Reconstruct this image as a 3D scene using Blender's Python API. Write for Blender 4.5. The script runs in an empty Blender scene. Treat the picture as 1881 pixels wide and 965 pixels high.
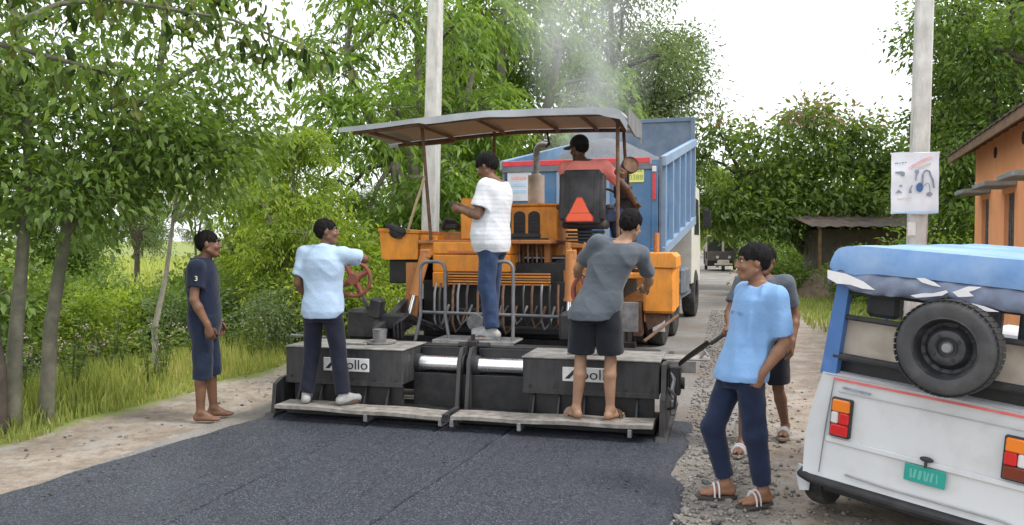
import bpy, bmesh, math, random
import numpy as np
from mathutils import Vector, Matrix

rad = math.radians
sc = bpy.context.scene
col = sc.collection
rng = np.random.default_rng(7)
random.seed(7)

# ------------------------------------------------------------------ camera
CAM_H, FOC, PCX, PCY = 1.65, 1500.0, 940.5, 482.5
PITCH = math.atan(42.5 / 1500)
cam_d = bpy.data.cameras.new('camera')
cam = bpy.data.objects.new('camera', cam_d)
col.objects.link(cam)
cam.location = (0, 0, CAM_H)
cam.rotation_euler = (rad(90) - PITCH, 0, 0)
cam_d.sensor_width = 36
cam_d.lens = 36 * FOC / 1881
cam_d.clip_end = 2000
sc.camera = cam

# ------------------------------------------------------------------ world, sun, exposure
SUN_EL, SUN_AZ = 55, 112          # azimuth measured clockwise from the viewing direction
w = bpy.data.worlds.new('World'); sc.world = w
w.use_nodes = True
nt = w.node_tree; nt.nodes.clear()
wo = nt.nodes.new('ShaderNodeOutputWorld'); bg = nt.nodes.new('ShaderNodeBackground')
sky = nt.nodes.new('ShaderNodeTexSky'); sky.sky_type = 'NISHITA'; sky.sun_disc = False
sky.sun_elevation = rad(SUN_EL); sky.sun_rotation = rad(SUN_AZ)
sky.dust_density = 4; sky.air_density = 1.0
mx = nt.nodes.new('ShaderNodeMix'); mx.data_type = 'RGBA'      # an even cloud deck over the clear sky
mx.inputs[0].default_value = 0.86
mx.inputs[7].default_value = (10.2, 10.4, 10.7, 1)
nt.links.new(sky.outputs[0], mx.inputs[6]); nt.links.new(mx.outputs[2], bg.inputs[0])
bg.inputs[1].default_value = 0.1
nt.links.new(bg.outputs[0], wo.inputs[0])
sd = bpy.data.lights.new('sun', 'SUN'); sun = bpy.data.objects.new('sun', sd); col.objects.link(sun)
sd.energy = 1.5; sd.angle = rad(11); sd.color = (1, 0.96, 0.9)
_a = rad(SUN_AZ)
sdir = Vector((math.sin(_a) * math.cos(rad(SUN_EL)), math.cos(_a) * math.cos(rad(SUN_EL)), math.sin(rad(SUN_EL))))
sun.rotation_euler = sdir.to_track_quat('Z', 'Y').to_euler()
sun.location = (0, 0, 30)
sc.view_settings.view_transform = 'Standard'
sc.view_settings.look = 'None'
sc.view_settings.exposure = 0.85
sc.view_settings.gamma = 1
sc.view_settings.use_curve_mapping = False
sc.render.engine = 'CYCLES'
sc.cycles.use_denoising = True
sc.cycles.max_bounces = 8
sc.cycles.transparent_max_bounces = 8
sc.cycles.volume_step_rate = 2.0
sc.cycles.volume_bounces = 1

# ------------------------------------------------------------------ pixel helpers (a pixel is a direction; distance comes from ground or plane)
def ray(px, py):
    x = (px - PCX) / FOC; z = -(py - PCY) / FOC
    cp, sp = math.cos(PITCH), math.sin(PITCH)
    return (x, cp + z * sp, -sp + z * cp)
def gnd(px, py, z=0.0):
    d = ray(px, py); t = (z - CAM_H) / d[2]
    return (d[0] * t, d[1] * t, z)
def dep(px, py, Y):
    d = ray(px, py); t = Y / d[1]
    return (d[0] * t, Y, CAM_H + d[2] * t)
PYAW = rad(-14.7); PO = (-0.486, 6.77)       # paver: heading and the ground point under the middle of its rear foot board
_c, _s = math.cos(PYAW), math.sin(PYAW)
def pw(x, y, z=0.0):                          # paver frame -> world
    return (PO[0] + x * _c - y * _s, PO[1] + x * _s + y * _c, z)
def wp(X, Y):                                 # world -> paver frame
    dx, dy = X - PO[0], Y - PO[1]
    return (dx * _c + dy * _s, -dx * _s + dy * _c)

# ------------------------------------------------------------------ mesh building
def frames(path):
    P = [Vector(p) for p in path]; out = []
    up = None
    for i, p in enumerate(P):
        t = (P[min(i + 1, len(P) - 1)] - P[max(i - 1, 0)]).normalized()
        if up is None:
            up = Vector((0, 0, 1)) if abs(t.z) < .9 else Vector((1, 0, 0))
        u = (up - t * up.dot(t))
        if u.length < 1e-5:
            u = t.orthogonal()
        u.normalize(); up = u
        out.append((p, u, t.cross(u)))
    return out

class MB:
    def __init__(s): s.v = []; s.f = []
    def add(s, vs, fs, mat=None):
        o = len(s.v)
        s.v += [tuple(mat @ Vector(v)) if mat else tuple(v) for v in vs]
        s.f += [tuple(i + o for i in f) for f in fs]
        return s
    def box(s, c, d, ch=.004, rot=None):
        hx = [d[0] / 2, d[1] / 2, d[2] / 2]; ch = min(ch, min(hx) * .45)
        vs = []; idx = {}
        for sx in (-1, 1):
            for sy in (-1, 1):
                for sz in (-1, 1):
                    sg = (sx, sy, sz)
                    for a in range(3):
                        idx[a, sg] = len(vs)
                        vs.append([sg[k] * (hx[k] if k == a else hx[k] - ch) for k in range(3)])
        fs = []
        for a in range(3):
            b, c2 = (a + 1) % 3, (a + 2) % 3
            for sa in (-1, 1):
                q = []
                for sb, s2 in ((-1, -1), (1, -1), (1, 1), (-1, 1)):
                    sg = [0, 0, 0]; sg[a] = sa; sg[b] = sb; sg[c2] = s2
                    q.append(idx[a, tuple(sg)])
                fs.append(q if sa > 0 else q[::-1])
        for a, b, c2 in ((0, 1, 2), (1, 2, 0), (2, 0, 1)):
            for sa in (-1, 1):
                for sb in (-1, 1):
                    sg = [0, 0, 0]; sg[a] = sa; sg[b] = sb
                    lo = list(sg); lo[c2] = -1; hi = list(sg); hi[c2] = 1
                    q = [idx[a, tuple(lo)], idx[a, tuple(hi)], idx[b, tuple(hi)], idx[b, tuple(lo)]]
                    fs.append(q if sa * sb < 0 else q[::-1])
        for sx in (-1, 1):
            for sy in (-1, 1):
                for sz in (-1, 1):
                    sg = (sx, sy, sz); q = [idx[0, sg], idx[1, sg], idx[2, sg]]
                    fs.append(q if sx * sy * sz > 0 else q[::-1])
        m = Matrix.Translation(Vector(c))
        if rot is not None: m = m @ rot
        return s.add(vs, fs, m)
    def bx(s, x0, x1, y0, y1, z0, z1, ch=.004):
        return s.box(((x0 + x1) / 2, (y0 + y1) / 2, (z0 + z1) / 2), (abs(x1 - x0), abs(y1 - y0), abs(z1 - z0)), ch)
    def tube(s, path, r, n=8, caps=True, closed=False, sx=1.0):
        fr = frames(path); k = len(fr)
        rr = r if isinstance(r, (list, tuple)) else [r] * k
        vs = []; fs = []
        for (p, u, v), q in zip(fr, rr):
            for i in range(n):
                a = 2 * math.pi * i / n
                vs.append(p + u * (math.cos(a) * q) + v * (math.sin(a) * q * sx))
        for j in range(k - 1 + (1 if closed else 0)):
            for i in range(n):
                a, b = j * n, ((j + 1) % k) * n
                fs.append((a + i, a + (i + 1) % n, b + (i + 1) % n, b + i))
        if caps and not closed:
            fs.append(tuple(range(n))[::-1]); fs.append(tuple((k - 1) * n + i for i in range(n)))
        return s.add(vs, fs)
    def cyl(s, p0, p1, r0, r1=None, n=16, caps=True):
        return s.tube([p0, p1], [r0, r0 if r1 is None else r1], n, caps)
    def lathe(s, prof, n=32, mat=None, closed=False, caps=True):   # (radius, height) about z
        vs = []; fs = []; k = len(prof)
        for r, z in prof:
            for i in range(n):
                a = 2 * math.pi * i / n
                vs.append((r * math.cos(a), r * math.sin(a), z))
        for j in range(k if closed else k - 1):
            for i in range(n):
                a, b = j * n, ((j + 1) % k) * n
                fs.append((a + i, a + (i + 1) % n, b + (i + 1) % n, b + i))
        if not closed and caps:
            if prof[0][0] > 1e-6: fs.append(tuple(range(n))[::-1])
            if prof[-1][0] > 1e-6: fs.append(tuple((k - 1) * n + i for i in range(n)))
        return s.add(vs, fs, mat)
    def prism(s, poly, a0, a1, axis='y'):               # polygon in the two other axes, extruded along axis
        n = len(poly); vs = []
        for a in (a0, a1):
            for p, q in poly:
                vs.append({'y': (p, a, q), 'x': (a, p, q), 'z': (p, q, a)}[axis])
        fs = [tuple(range(n)), tuple(range(n, 2 * n))[::-1]]
        for i in range(n):
            fs.append((i, i + n, (i + 1) % n + n, (i + 1) % n))
        return s.add(vs, fs)
    def ell(s, c, r, nu=12, nv=8, mat=None):
        vs = []; fs = []
        for j in range(nv + 1):
            t = math.pi * j / nv
            for i in range(nu):
                a = 2 * math.pi * i / nu
                vs.append((c[0] + r[0] * math.sin(t) * math.cos(a), c[1] + r[1] * math.sin(t) * math.sin(a), c[2] + r[2] * math.cos(t)))
        for j in range(nv):
            for i in range(nu):
                fs.append((j * nu + i, (j + 1) * nu + i, (j + 1) * nu + (i + 1) % nu, j * nu + (i + 1) % nu))
        return s.add(vs, fs, mat)
    def sheet(s, P, thick=.004, nrm=(0, 0, 1)):          # P: grid [i][j] of points, given a thickness along nrm
        a, b = len(P), len(P[0]); N = Vector(nrm) * thick
        vs = [Vector(P[i][j]) for i in range(a) for j in range(b)]
        m = len(vs); vs += [v - N for v in vs]; fs = []
        for i in range(a - 1):
            for j in range(b - 1):
                q = (i * b + j, (i + 1) * b + j, (i + 1) * b + j + 1, i * b + j + 1)
                fs.append(q); fs.append(tuple(k + m for k in q[::-1]))
        rim = [i * b for i in range(a)] + [(a - 1) * b + j for j in range(1, b)] + [i * b + b - 1 for i in range(a - 2, -1, -1)] + [j for j in range(b - 2, 0, -1)]
        for i in range(len(rim)):
            p, q = rim[i], rim[(i + 1) % len(rim)]
            fs.append((q, p, p + m, q + m))
        return s.add(vs, fs)
    def mesh(s, name, mat, smooth=35):
        me = bpy.data.meshes.new(name)
        me.from_pydata([tuple(v) for v in s.v], [], s.f)
        bm = bmesh.new(); bm.from_mesh(me)
        bmesh.ops.remove_doubles(bm, verts=bm.verts, dist=1e-6)
        bmesh.ops.recalc_face_normals(bm, faces=bm.faces); bm.to_mesh(me); bm.free()
        if smooth:
            me.polygons.foreach_set('use_smooth', [True] * len(me.polygons))
            me.set_sharp_from_angle(angle=rad(smooth))
        if mat: me.materials.append(mat)
        return me
    def build(s, name, mat, parent=None, loc=None, rot=None, smooth=35):
        return place(name, s.mesh(name, mat, smooth), parent, loc, rot)

def place(name, me, parent=None, loc=None, rot=None):
    o = bpy.data.objects.new(name, me); col.objects.link(o)
    if parent is not None: o.parent = parent
    if loc is not None: o.location = loc
    if rot is not None: o.rotation_euler = rot
    return o
def tag(o, label=None, cat=None, group=None, kind=None):
    if label: o['label'] = label
    if cat: o['category'] = cat
    if group: o['group'] = group
    if kind: o['kind'] = kind
    return o
def thing(name, label, cat, loc=(0, 0, 0), rot=(0, 0, 0), group=None):
    o = bpy.data.objects.new(name, None); col.objects.link(o)
    o.location = loc; o.rotation_euler = rot
    return tag(o, label, cat, group)
def text(name, body, size, mat, parent, loc, rot, ext=.0015, align='CENTER'):
    cu = bpy.data.curves.new(name, 'FONT'); cu.body = body; cu.size = size; cu.extrude = ext
    cu.align_x = align; cu.align_y = 'CENTER'; cu.resolution_u = 3
    cu.materials.append(mat)
    tmp = bpy.data.objects.new(name, cu); me = bpy.data.meshes.new_from_object(tmp); me.name = name; bpy.data.objects.remove(tmp)
    if not me.materials: me.materials.append(mat)
    o = bpy.data.objects.new(name, me); col.objects.link(o)
    o.parent = parent; o.location = loc; o.rotation_euler = rot
    return o
def np_mesh(name, V, Fq, mat, smooth=True, attr=None):
    """V (n,3), Fq (m,k) with k = 3 or 4"""
    me = bpy.data.meshes.new(name); V = np.asarray(V, np.float32); Fq = np.asarray(Fq, np.int32)
    m, k = Fq.shape
    me.vertices.add(len(V)); me.vertices.foreach_set('co', V.ravel())
    me.loops.add(m * k); me.loops.foreach_set('vertex_index', Fq.ravel())
    me.polygons.add(m); me.polygons.foreach_set('loop_start', np.arange(0, m * k, k, dtype=np.int32))
    me.update(calc_edges=True)
    if smooth: me.polygons.foreach_set('use_smooth', np.ones(m, bool))
    if attr:
        for an, av in attr.items():
            a = me.attributes.new(an, 'FLOAT', 'POINT'); a.data.foreach_set('value', np.asarray(av, np.float32))
    if mat: me.materials.append(mat)
    return me
def wav(x, y, z=0.0, seed=0, n=5, f=1.0):
    """cheap smooth noise, about -1..1"""
    g = np.random.default_rng(seed); out = 0
    for i in range(n):
        k = g.normal(size=3); k = k / np.linalg.norm(k) * f * (1 + .45 * i)
        out = out + np.sin(k[0] * x + k[1] * y + k[2] * z + g.uniform(0, 6.3)) / (1 + .3 * i)
    return out / (n * .55)

# ------------------------------------------------------------------ materials
class NT:
    def __init__(s, name):
        s.m = bpy.data.materials.new(name); s.m.use_nodes = True
        s.t = s.m.node_tree; s.t.nodes.clear()
        s.out = s.t.nodes.new('ShaderNodeOutputMaterial')
    def n(s, typ, **kw):
        x = s.t.nodes.new(typ)
        for k, v in kw.items():
            if k.startswith('i_'):
                key = k[2:]; key = int(key) if key.isdigit() else key.replace('_', ' ')
                x.inputs[key].default_value = v
            else: setattr(x, k, v)
        return x
    def l(s, a, b): s.t.links.new(a, b)
    def ramp(s, fac, stops, interp='LINEAR'):
        r = s.n('ShaderNodeValToRGB'); r.color_ramp.interpolation = interp
        e = r.color_ramp.elements
        while len(e) < len(stops): e.new(0.5)
        for k, (p, c) in enumerate(stops):
            e[k].position = p; e[k].color = (*c, 1) if len(c) == 3 else c
        s.l(fac, r.inputs[0]); return r.outputs[0]
    def noise(s, co, scale, detail=4, rough=.55):
        x = s.n('ShaderNodeTexNoise'); x.inputs['Scale'].default_value = scale
        x.inputs['Detail'].default_value = detail; x.inputs['Roughness'].default_value = rough
        s.l(co, x.inputs['Vector']); return x.outputs['Fac']
    def mix(s, fac, a, b, typ='MIX'):
        x = s.n('ShaderNodeMix', data_type='RGBA', blend_type=typ)
        for i, val in ((0, fac), (6, a), (7, b)):
            if hasattr(val, 'is_linked') or hasattr(val, 'links'): s.l(val, x.inputs[i])
            elif i == 0: x.inputs[0].default_value = val
            else: x.inputs[i].default_value = (*val, 1)
        return x.outputs[2]
def g3(v): return (v, v, v)
def M(name, c, rough=.6, metal=0.0, var=.18, scale=6, bump=.0, bscale=80, dirt=None, damt=.45, dscale=4, spec=.5, streak=0):
    t = NT(name); tc = t.n('ShaderNodeTexCoord').outputs['Object']
    b = t.n('ShaderNodeBsdfPrincipled')
    n1 = t.noise(tc, scale, 5)
    base = t.ramp(n1, [(.3, tuple(x * (1 - var) for x in c)), (.7, tuple(min(1, x * (1 + var)) for x in c))])
    if dirt:
        src = tc
        if streak:
            mp = t.n('ShaderNodeMapping'); mp.inputs['Scale'].default_value = (streak, streak, 1)
            t.l(tc, mp.inputs[0]); src = mp.outputs[0]
        n2 = t.noise(src, dscale, 6, .65)
        f = t.ramp(n2, [(.62 - damt * .4, g3(0)), (.72, g3(min(1, damt * 1.4)))])
        base = t.mix(f, base, dirt)
        rr = t.ramp(n2, [(.35, g3(rough)), (.7, g3(min(1, rough + .25)))])
        t.l(rr, b.inputs['Roughness'])
    else:
        b.inputs['Roughness'].default_value = rough
    t.l(base, b.inputs['Base Color'])
    b.inputs['Metallic'].default_value = metal
    b.inputs['Specular IOR Level'].default_value = spec
    if bump:
        bp = t.n('ShaderNodeBump'); bp.inputs['Strength'].default_value = bump; bp.inputs['Distance'].default_value = .01
        t.l(t.noise(tc, bscale, 3), bp.inputs['Height']); t.l(bp.outputs[0], b.inputs['Normal'])
    t.l(b.outputs[0], t.out.inputs[0])
    return t.m
def leaf_mat(name, dark, light, old=None, trans=.35):
    t = NT(name)
    a = t.n('ShaderNodeAttribute', attribute_name='tint')
    stops = [(0, dark), (.85, light)]
    if old: stops.append((1, old))
    c = t.ramp(a.outputs['Fac'], stops)
    b = t.n('ShaderNodeBsdfPrincipled'); b.inputs['Roughness'].default_value = .45
    t.l(c, b.inputs['Base Color']); b.inputs['Specular IOR Level'].default_value = .35
    tr = t.n('ShaderNodeBsdfTranslucent')
    t.l(t.mix(1.0, c, (1.5, 1.45, .6), 'MULTIPLY'), tr.inputs[0])
    ms = t.n('ShaderNodeMixShader'); ms.inputs[0].default_value = trans
    t.l(b.outputs[0], ms.inputs[1]); t.l(tr.outputs[0], ms.inputs[2]); t.l(ms.outputs[0], t.out.inputs[0])
    return t.m

DUST = (.27, .24, .20)
K = {}
K['orange'] = M('orange_paint', (.78, .29, .03), .42, var=.2, scale=3, dirt=(.26, .13, .055), damt=.42, dscale=4, bump=.08, streak=2.5)
K['orange_old'] = M('worn_orange_paint', (.52, .21, .06), .6, var=.3, scale=9, dirt=(.13, .07, .04), damt=.55, dscale=9, bump=.15)
K['rust'] = M('rusty_brown_steel', (.16, .085, .05), .75, var=.35, scale=14, dirt=(.06, .045, .04), damt=.5, dscale=12, bump=.2)
K['black'] = M('black_steel', (.022, .023, .026), .55, var=.35, scale=8, dirt=(.10, .09, .08), damt=.32, dscale=7, bump=.12)
K['grease'] = M('greasy_black_steel', (.014, .014, .016), .42, var=.4, scale=10, dirt=(.05, .045, .04), damt=.4, dscale=9, bump=.15)
K['screed'] = M('dusty_dark_steel', (.028, .028, .031), .5, var=.4, scale=5, dirt=(.075, .069, .064), damt=.5, dscale=3.5, bump=.12, streak=6)
K['screed_top'] = M('dust_covered_steel', (.26, .25, .235), .75, var=.3, scale=7, dirt=(.10, .095, .09), damt=.5, dscale=6, bump=.2)
K['plank'] = M('grey_worn_plank', (.27, .25, .225), .8, var=.3, scale=12, dirt=(.10, .085, .07), damt=.5, dscale=8, bump=.3, bscale=40)
K['chrome'] = M('chrome', (.85, .86, .88), .16, 1.0, var=.05, dirt=(.35, .35, .36), damt=.25)
K['steel'] = M('bare_grey_steel', (.30, .30, .31), .45, .7, var=.2, scale=12, dirt=(.12, .11, .10), damt=.5, dscale=10, bump=.1)
K['rail'] = M('grey_pipe', (.16, .165, .18), .45, .3, var=.25, scale=10, dirt=(.30, .28, .26), damt=.35)
K['rubber'] = M('black_rubber', (.028, .028, .03), .75, var=.25, scale=20, dirt=(.16, .145, .125), damt=.4, dscale=7, bump=.15, bscale=140)
K['hose'] = M('hydraulic_hose', (.02, .02, .022), .5, var=.2, dirt=(.12, .11, .10), damt=.35)
K['red'] = M('dull_red_paint', (.30, .065, .055), .65, var=.3, scale=14, dirt=(.17, .09, .05), damt=.7, dscale=10)
K['white'] = M('white_paint', (.66, .66, .65), .35, var=.05, scale=2, dirt=(.48, .45, .40), damt=.25, dscale=4)
K['plate_white'] = M('plate_white', (.72, .72, .72), .5, var=.06, scale=6, dirt=(.35, .34, .33), damt=.35, dscale=12)
K['ink'] = M('black_lettering', (.02, .02, .022), .6, var=.1)
# ================================================================== setting
def gh(X, Y):
    """ground height (arrays)"""
    dx, dy = X - PO[0], Y - PO[1]
    xl = dx * _c + dy * _s; yl = -dx * _s + dy * _c
    rough = .018 * wav(X * 1.9, Y * 1.9, 0, 3) + .008 * wav(X * 7, Y * 7, 0, 4)
    z = rough * np.clip((np.abs(xl + .1) - 2.3) / .8, 0, 1)
    t = np.clip((-xl - 4.3) / 2.6, 0, 1); u = np.clip((-xl - 8.2) / 3, 0, 1)
    z = z - .42 * (t * t * (3 - 2 * t)) + .42 * (u * u * (3 - 2 * u))
    z = z + .12 * np.clip((np.abs(xl) - 14) / 20, 0, 1) * wav(X * .12, Y * .12, 0, 9)
    d2 = (X - 2.85) ** 2 + (Y - 3.6) ** 2
    z = z - .104 * np.exp(-d2 / .55) - .004
    return z, xl, yl
def gh1(X, Y): return float(gh(np.array([X]), np.array([Y]))[0][0])

def ground_mat():
    t = NT('ground'); tc = t.n('ShaderNodeTexCoord').outputs['Object']
    g = t.n('ShaderNodeAttribute', attribute_name='grass').outputs['Fac']
    gv = t.n('ShaderNodeAttribute', attribute_name='gravel').outputs['Fac']
    n1 = t.noise(tc, 1.3, 8, .62); n2 = t.noise(tc, 9, 6, .7); n3 = t.noise(tc, 55, 4, .7)
    dirt = t.ramp(n1, [(.3, (.22, .175, .135)), (.5, (.33, .275, .22)), (.72, (.45, .385, .315))])
    dirt = t.mix(t.ramp(n2, [(.46, g3(0)), (.60, g3(.7))]), dirt, (.19, .16, .135))
    n4 = t.noise(tc, 3.1, 7, .7); dirt = t.mix(t.ramp(n4, [(.5, g3(0)), (.62, g3(.75))]), dirt, (.38, .36, .335))
    dirt = t.mix(t.ramp(n3, [(.55, g3(0)), (.68, g3(.5))]), dirt, (.48, .42, .35))
    grey = t.ramp(n3, [(.3, (.07, .07, .07)), (.5, (.17, .165, .155)), (.7, (.30, .285, .265))])
    grass = t.ramp(n2, [(.3, (.12, .16, .04)), (.55, (.22, .26, .07)), (.75, (.32, .33, .12))])
    c = t.mix(gv, dirt, grey)
    ma = t.n('ShaderNodeMath', operation='ADD'); ma.inputs[1].default_value = 0
    sb = t.n('ShaderNodeMath', operation='MULTIPLY_ADD'); t.l(n2, sb.inputs[0]); sb.inputs[1].default_value = .9; sb.inputs[2].default_value = -.45
    t.l(g, ma.inputs[0]); t.l(sb.outputs[0], ma.inputs[1])
    c = t.mix(t.ramp(ma.outputs[0], [(.4, g3(0)), (.6, g3(1))]), c, grass)
    b = t.n('ShaderNodeBsdfPrincipled'); b.inputs['Roughness'].default_value = .9
    b.inputs['Specular IOR Level'].default_value = .25
    t.l(c, b.inputs['Base Color'])
    bp = t.n('ShaderNodeBump'); bp.inputs['Strength'].default_value = 1.0; bp.inputs['Distance'].default_value = .03
    ad = t.n('ShaderNodeMath', operation='MULTIPLY_ADD'); t.l(n3, ad.inputs[0]); ad.inputs[1].default_value = .35; t.l(n2, ad.inputs[2])
    t.l(ad.outputs[0], bp.inputs['Height']); t.l(bp.outputs[0], b.inputs['Normal'])
    t.l(b.outputs[0], t.out.inputs[0]); return t.m

def axis_pts(a, b, fine, c0, c1, far):
    p = list(np.arange(c0, c1 + 1e-6, fine)); s = fine; x = c1
    while x < b: s *= 1.35; x += s; p.append(min(x, b))
    s = fine; x = c0; q = []
    while x > a: s *= 1.35; x -= s; q.append(max(x, a))
    return np.array(q[::-1] + p)
gx = axis_pts(-400, 400, .1, -7, 6.5, 0); gy = axis_pts(-40, 700, .1, 2.2, 13, 0)
GX, GY = np.meshgrid(gx, gy, indexing='ij')
GZ, GXL, GYL = gh(GX, GY)
na, nb = GX.shape
gi = np.arange(na * nb).reshape(na, nb)
GF = np.stack([gi[:-1, :-1], gi[1:, :-1], gi[1:, 1:], gi[:-1, 1:]], -1).reshape(-1, 4)
sm = lambda x, a, b: np.clip((x - a) / (b - a), 0, 1)
grassy = np.maximum(sm(-GXL, 2.9, 3.9), sm(GXL, 3.3, 4.6) * sm(GYL, 6, 11) + sm(GXL, 7, 12))
grassy = np.clip(grassy + .25 * wav(GX * 2.2, GY * 2.2, 0, 12) * (grassy > .02), 0, 1)
gravelly = sm(GXL, 1.6, 1.9) * (1 - sm(GXL + .22 * wav(GX * 3, GY * 3, 0, 5), 2.15, 2.6)) * .9
ground = place('ground', np_mesh('ground', np.stack([GX, GY, GZ], -1).reshape(-1, 3), GF, ground_mat(), True,
               {'grass': grassy.ravel(), 'gravel': gravelly.ravel()}))
tag(ground, kind='structure')

# ---- old road under and beyond the paver
def road_mat(name, stops, sc1, bump, rough, spk=None, fresh=False):
    t = NT(name); tc = t.n('ShaderNodeTexCoord').outputs['Object']
    n1 = t.noise(tc, sc1, 5, .65); n2 = t.noise(tc, 2.2, 6, .6); n3 = t.noise(tc, .6, 3)
    c = t.ramp(n1, stops)
    b = t.n('ShaderNodeBsdfPrincipled')
    if fresh:
        v = t.n('ShaderNodeTexVoronoi'); v.inputs['Scale'].default_value = 120; t.l(tc, v.inputs['Vector'])
        hs = t.n('ShaderNodeSeparateColor'); t.l(v.outputs['Color'], hs.inputs[0])
        c = t.mix(t.ramp(hs.outputs[0], [(.62, g3(0)), (.95, g3(.95))]), c, (.14, .155, .20))
        c = t.mix(t.ramp(n2, [(.42, g3(.0)), (.7, g3(.35))]), c, (.014, .016, .021))
        h = t.n('ShaderNodeMath', operation='MULTIPLY_ADD'); t.l(v.outputs['Distance'], h.inputs[0]); h.inputs[1].default_value = -.8; t.l(n1, h.inputs[2])
        mpd = t.n('ShaderNodeMapping'); mpd.inputs['Scale'].default_value = (11, .5, 1); t.l(tc, mpd.inputs[0])      # screed drag streaks
        c = t.mix(t.ramp(t.noise(mpd.outputs[0], 1.6, 5, .6), [(.40, g3(0)), (.68, g3(.55))]), c, (.055, .063, .082))
        sm_ = t.n('ShaderNodeAttribute', attribute_name='seam').outputs['Fac']     # open joint lines with groove shade mixed into the colour; binder-rich clots
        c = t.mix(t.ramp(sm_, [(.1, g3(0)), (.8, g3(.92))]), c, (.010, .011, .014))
        height = h.outputs[0]; dist = .012
        t.l(t.ramp(n2, [(.3, g3(rough - .06)), (.7, g3(rough + .12))]), b.inputs['Roughness'])
    else:
        c = t.mix(t.ramp(n2, [(.4, g3(0)), (.65, g3(.6))]), c, (.30, .275, .24))
        c = t.mix(t.ramp(n3, [(.42, g3(0)), (.58, g3(.75))]), c, (.17, .145, .12))
        height = n1; dist = .02; b.inputs['Roughness'].default_value = rough
    t.l(c, b.inputs['Base Color']); b.inputs['Specular IOR Level'].default_value = .5
    bp = t.n('ShaderNodeBump'); bp.inputs['Strength'].default_value = bump; bp.inputs['Distance'].default_value = dist
    t.l(height, bp.inputs['Height']); t.l(bp.outputs[0], b.inputs['Normal'])
    t.l(b.outputs[0], t.out.inputs[0]); return t.m
def grid_sheet(xs, ys, zf, edge=None):
    X, Y = np.meshgrid(xs, ys, indexing='ij')
    if edge: X, Y = edge(X, Y)
    Z = zf(X, Y); a, b = X.shape; i = np.arange(a * b).reshape(a, b)
    F = np.stack([i[:-1, :-1], i[1:, :-1], i[1:, 1:], i[:-1, 1:]], -1).reshape(-1, 4)
    return np.stack([X, Y, Z], -1).reshape(-1, 3), F
def edge_old(X, Y):
    u = (X - X.min()) / (X.max() - X.min())
    l = -2.25 + .10 * wav(Y * .9, 0 * Y, 0, 21); r = 2.35 + .18 * wav(Y * .8, 0 * Y, 0, 22)
    return l + u * (r - l), Y
V, F = grid_sheet(np.linspace(0, 1, 14), np.concatenate([np.arange(-14, 30, .25), np.arange(30, 140, 2)]), lambda X, Y: .010 + .004 * wav(X * 4, Y * 4, 0, 23), edge_old)
old = place('old_road', np_mesh('old_road', V, F, road_mat('worn_road', [(.3, (.11, .108, .105)), (.55, (.22, .215, .21)), (.75, (.33, .32, .31))], 38, .6, .85)),
            None, (PO[0], PO[1], 0), (0, 0, PYAW)); tag(old, kind='structure')

# ---- fresh asphalt mat behind the screed, a slab about 45 mm thick
def edge_new(X, Y):
    u = X
    l = -1.87 - np.clip(-Y, 0, 9) * .16 + .018 * wav(Y * 9, 0 * Y, 0, 31) + .03 * wav(Y * 2, 0 * Y, 0, 35)
    r = 1.84 + .05 * wav(Y * 7, 0 * Y, 0, 32) + .05 * wav(Y * 2.1, 0 * Y, 0, 33)
    return l + u * (r - l), Y
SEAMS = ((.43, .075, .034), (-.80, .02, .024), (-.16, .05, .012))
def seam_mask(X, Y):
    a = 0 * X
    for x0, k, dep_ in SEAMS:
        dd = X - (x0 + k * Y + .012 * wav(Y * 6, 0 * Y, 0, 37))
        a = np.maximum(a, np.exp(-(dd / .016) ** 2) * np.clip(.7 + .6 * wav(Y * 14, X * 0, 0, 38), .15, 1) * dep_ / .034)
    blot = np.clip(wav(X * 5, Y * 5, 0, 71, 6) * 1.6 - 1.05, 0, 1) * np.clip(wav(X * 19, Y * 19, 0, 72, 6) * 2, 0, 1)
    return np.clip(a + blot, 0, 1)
def top_new(X, Y):
    z = .046 + .0022 * wav(X * 22, Y * 22, 0, 34, 7) + .0015 * wav(X * 60, Y * 60, 0, 36, 7)
    for x0, k, dep_ in SEAMS:
        dd = X - (x0 + k * Y + .012 * wav(Y * 6, 0 * Y, 0, 37))
        z = z - dep_ * np.exp(-(dd / .013) ** 2) * np.clip(.75 + .75 * wav(Y * 14, X * 0, 0, 38), .1, 1.5) + .35 * dep_ * np.exp(-((dd - .03) / .016) ** 2)
    return z
us = np.concatenate([[-.012, -.004], np.linspace(0, 1, 430), [1.006, 1.018]])
ys = np.concatenate([np.arange(-8, -2.9, .12), np.arange(-2.9, .9, .018)])
def zf_new(X, Y):
    z = top_new(X, Y)
    z[0, :] = -.02; z[1, :] = .028; z[-1, :] = -.02; z[-2, :] = .026
    z[:, -1] = 0.0
    return z
V, F = grid_sheet(us, ys, zf_new, edge_new)
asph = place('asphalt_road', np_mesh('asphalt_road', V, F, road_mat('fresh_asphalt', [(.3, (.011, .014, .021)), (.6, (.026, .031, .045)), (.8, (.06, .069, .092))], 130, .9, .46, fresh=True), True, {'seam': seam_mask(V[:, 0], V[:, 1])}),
             None, (PO[0], PO[1], 0), (0, 0, PYAW)); tag(asph, kind='structure')

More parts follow.
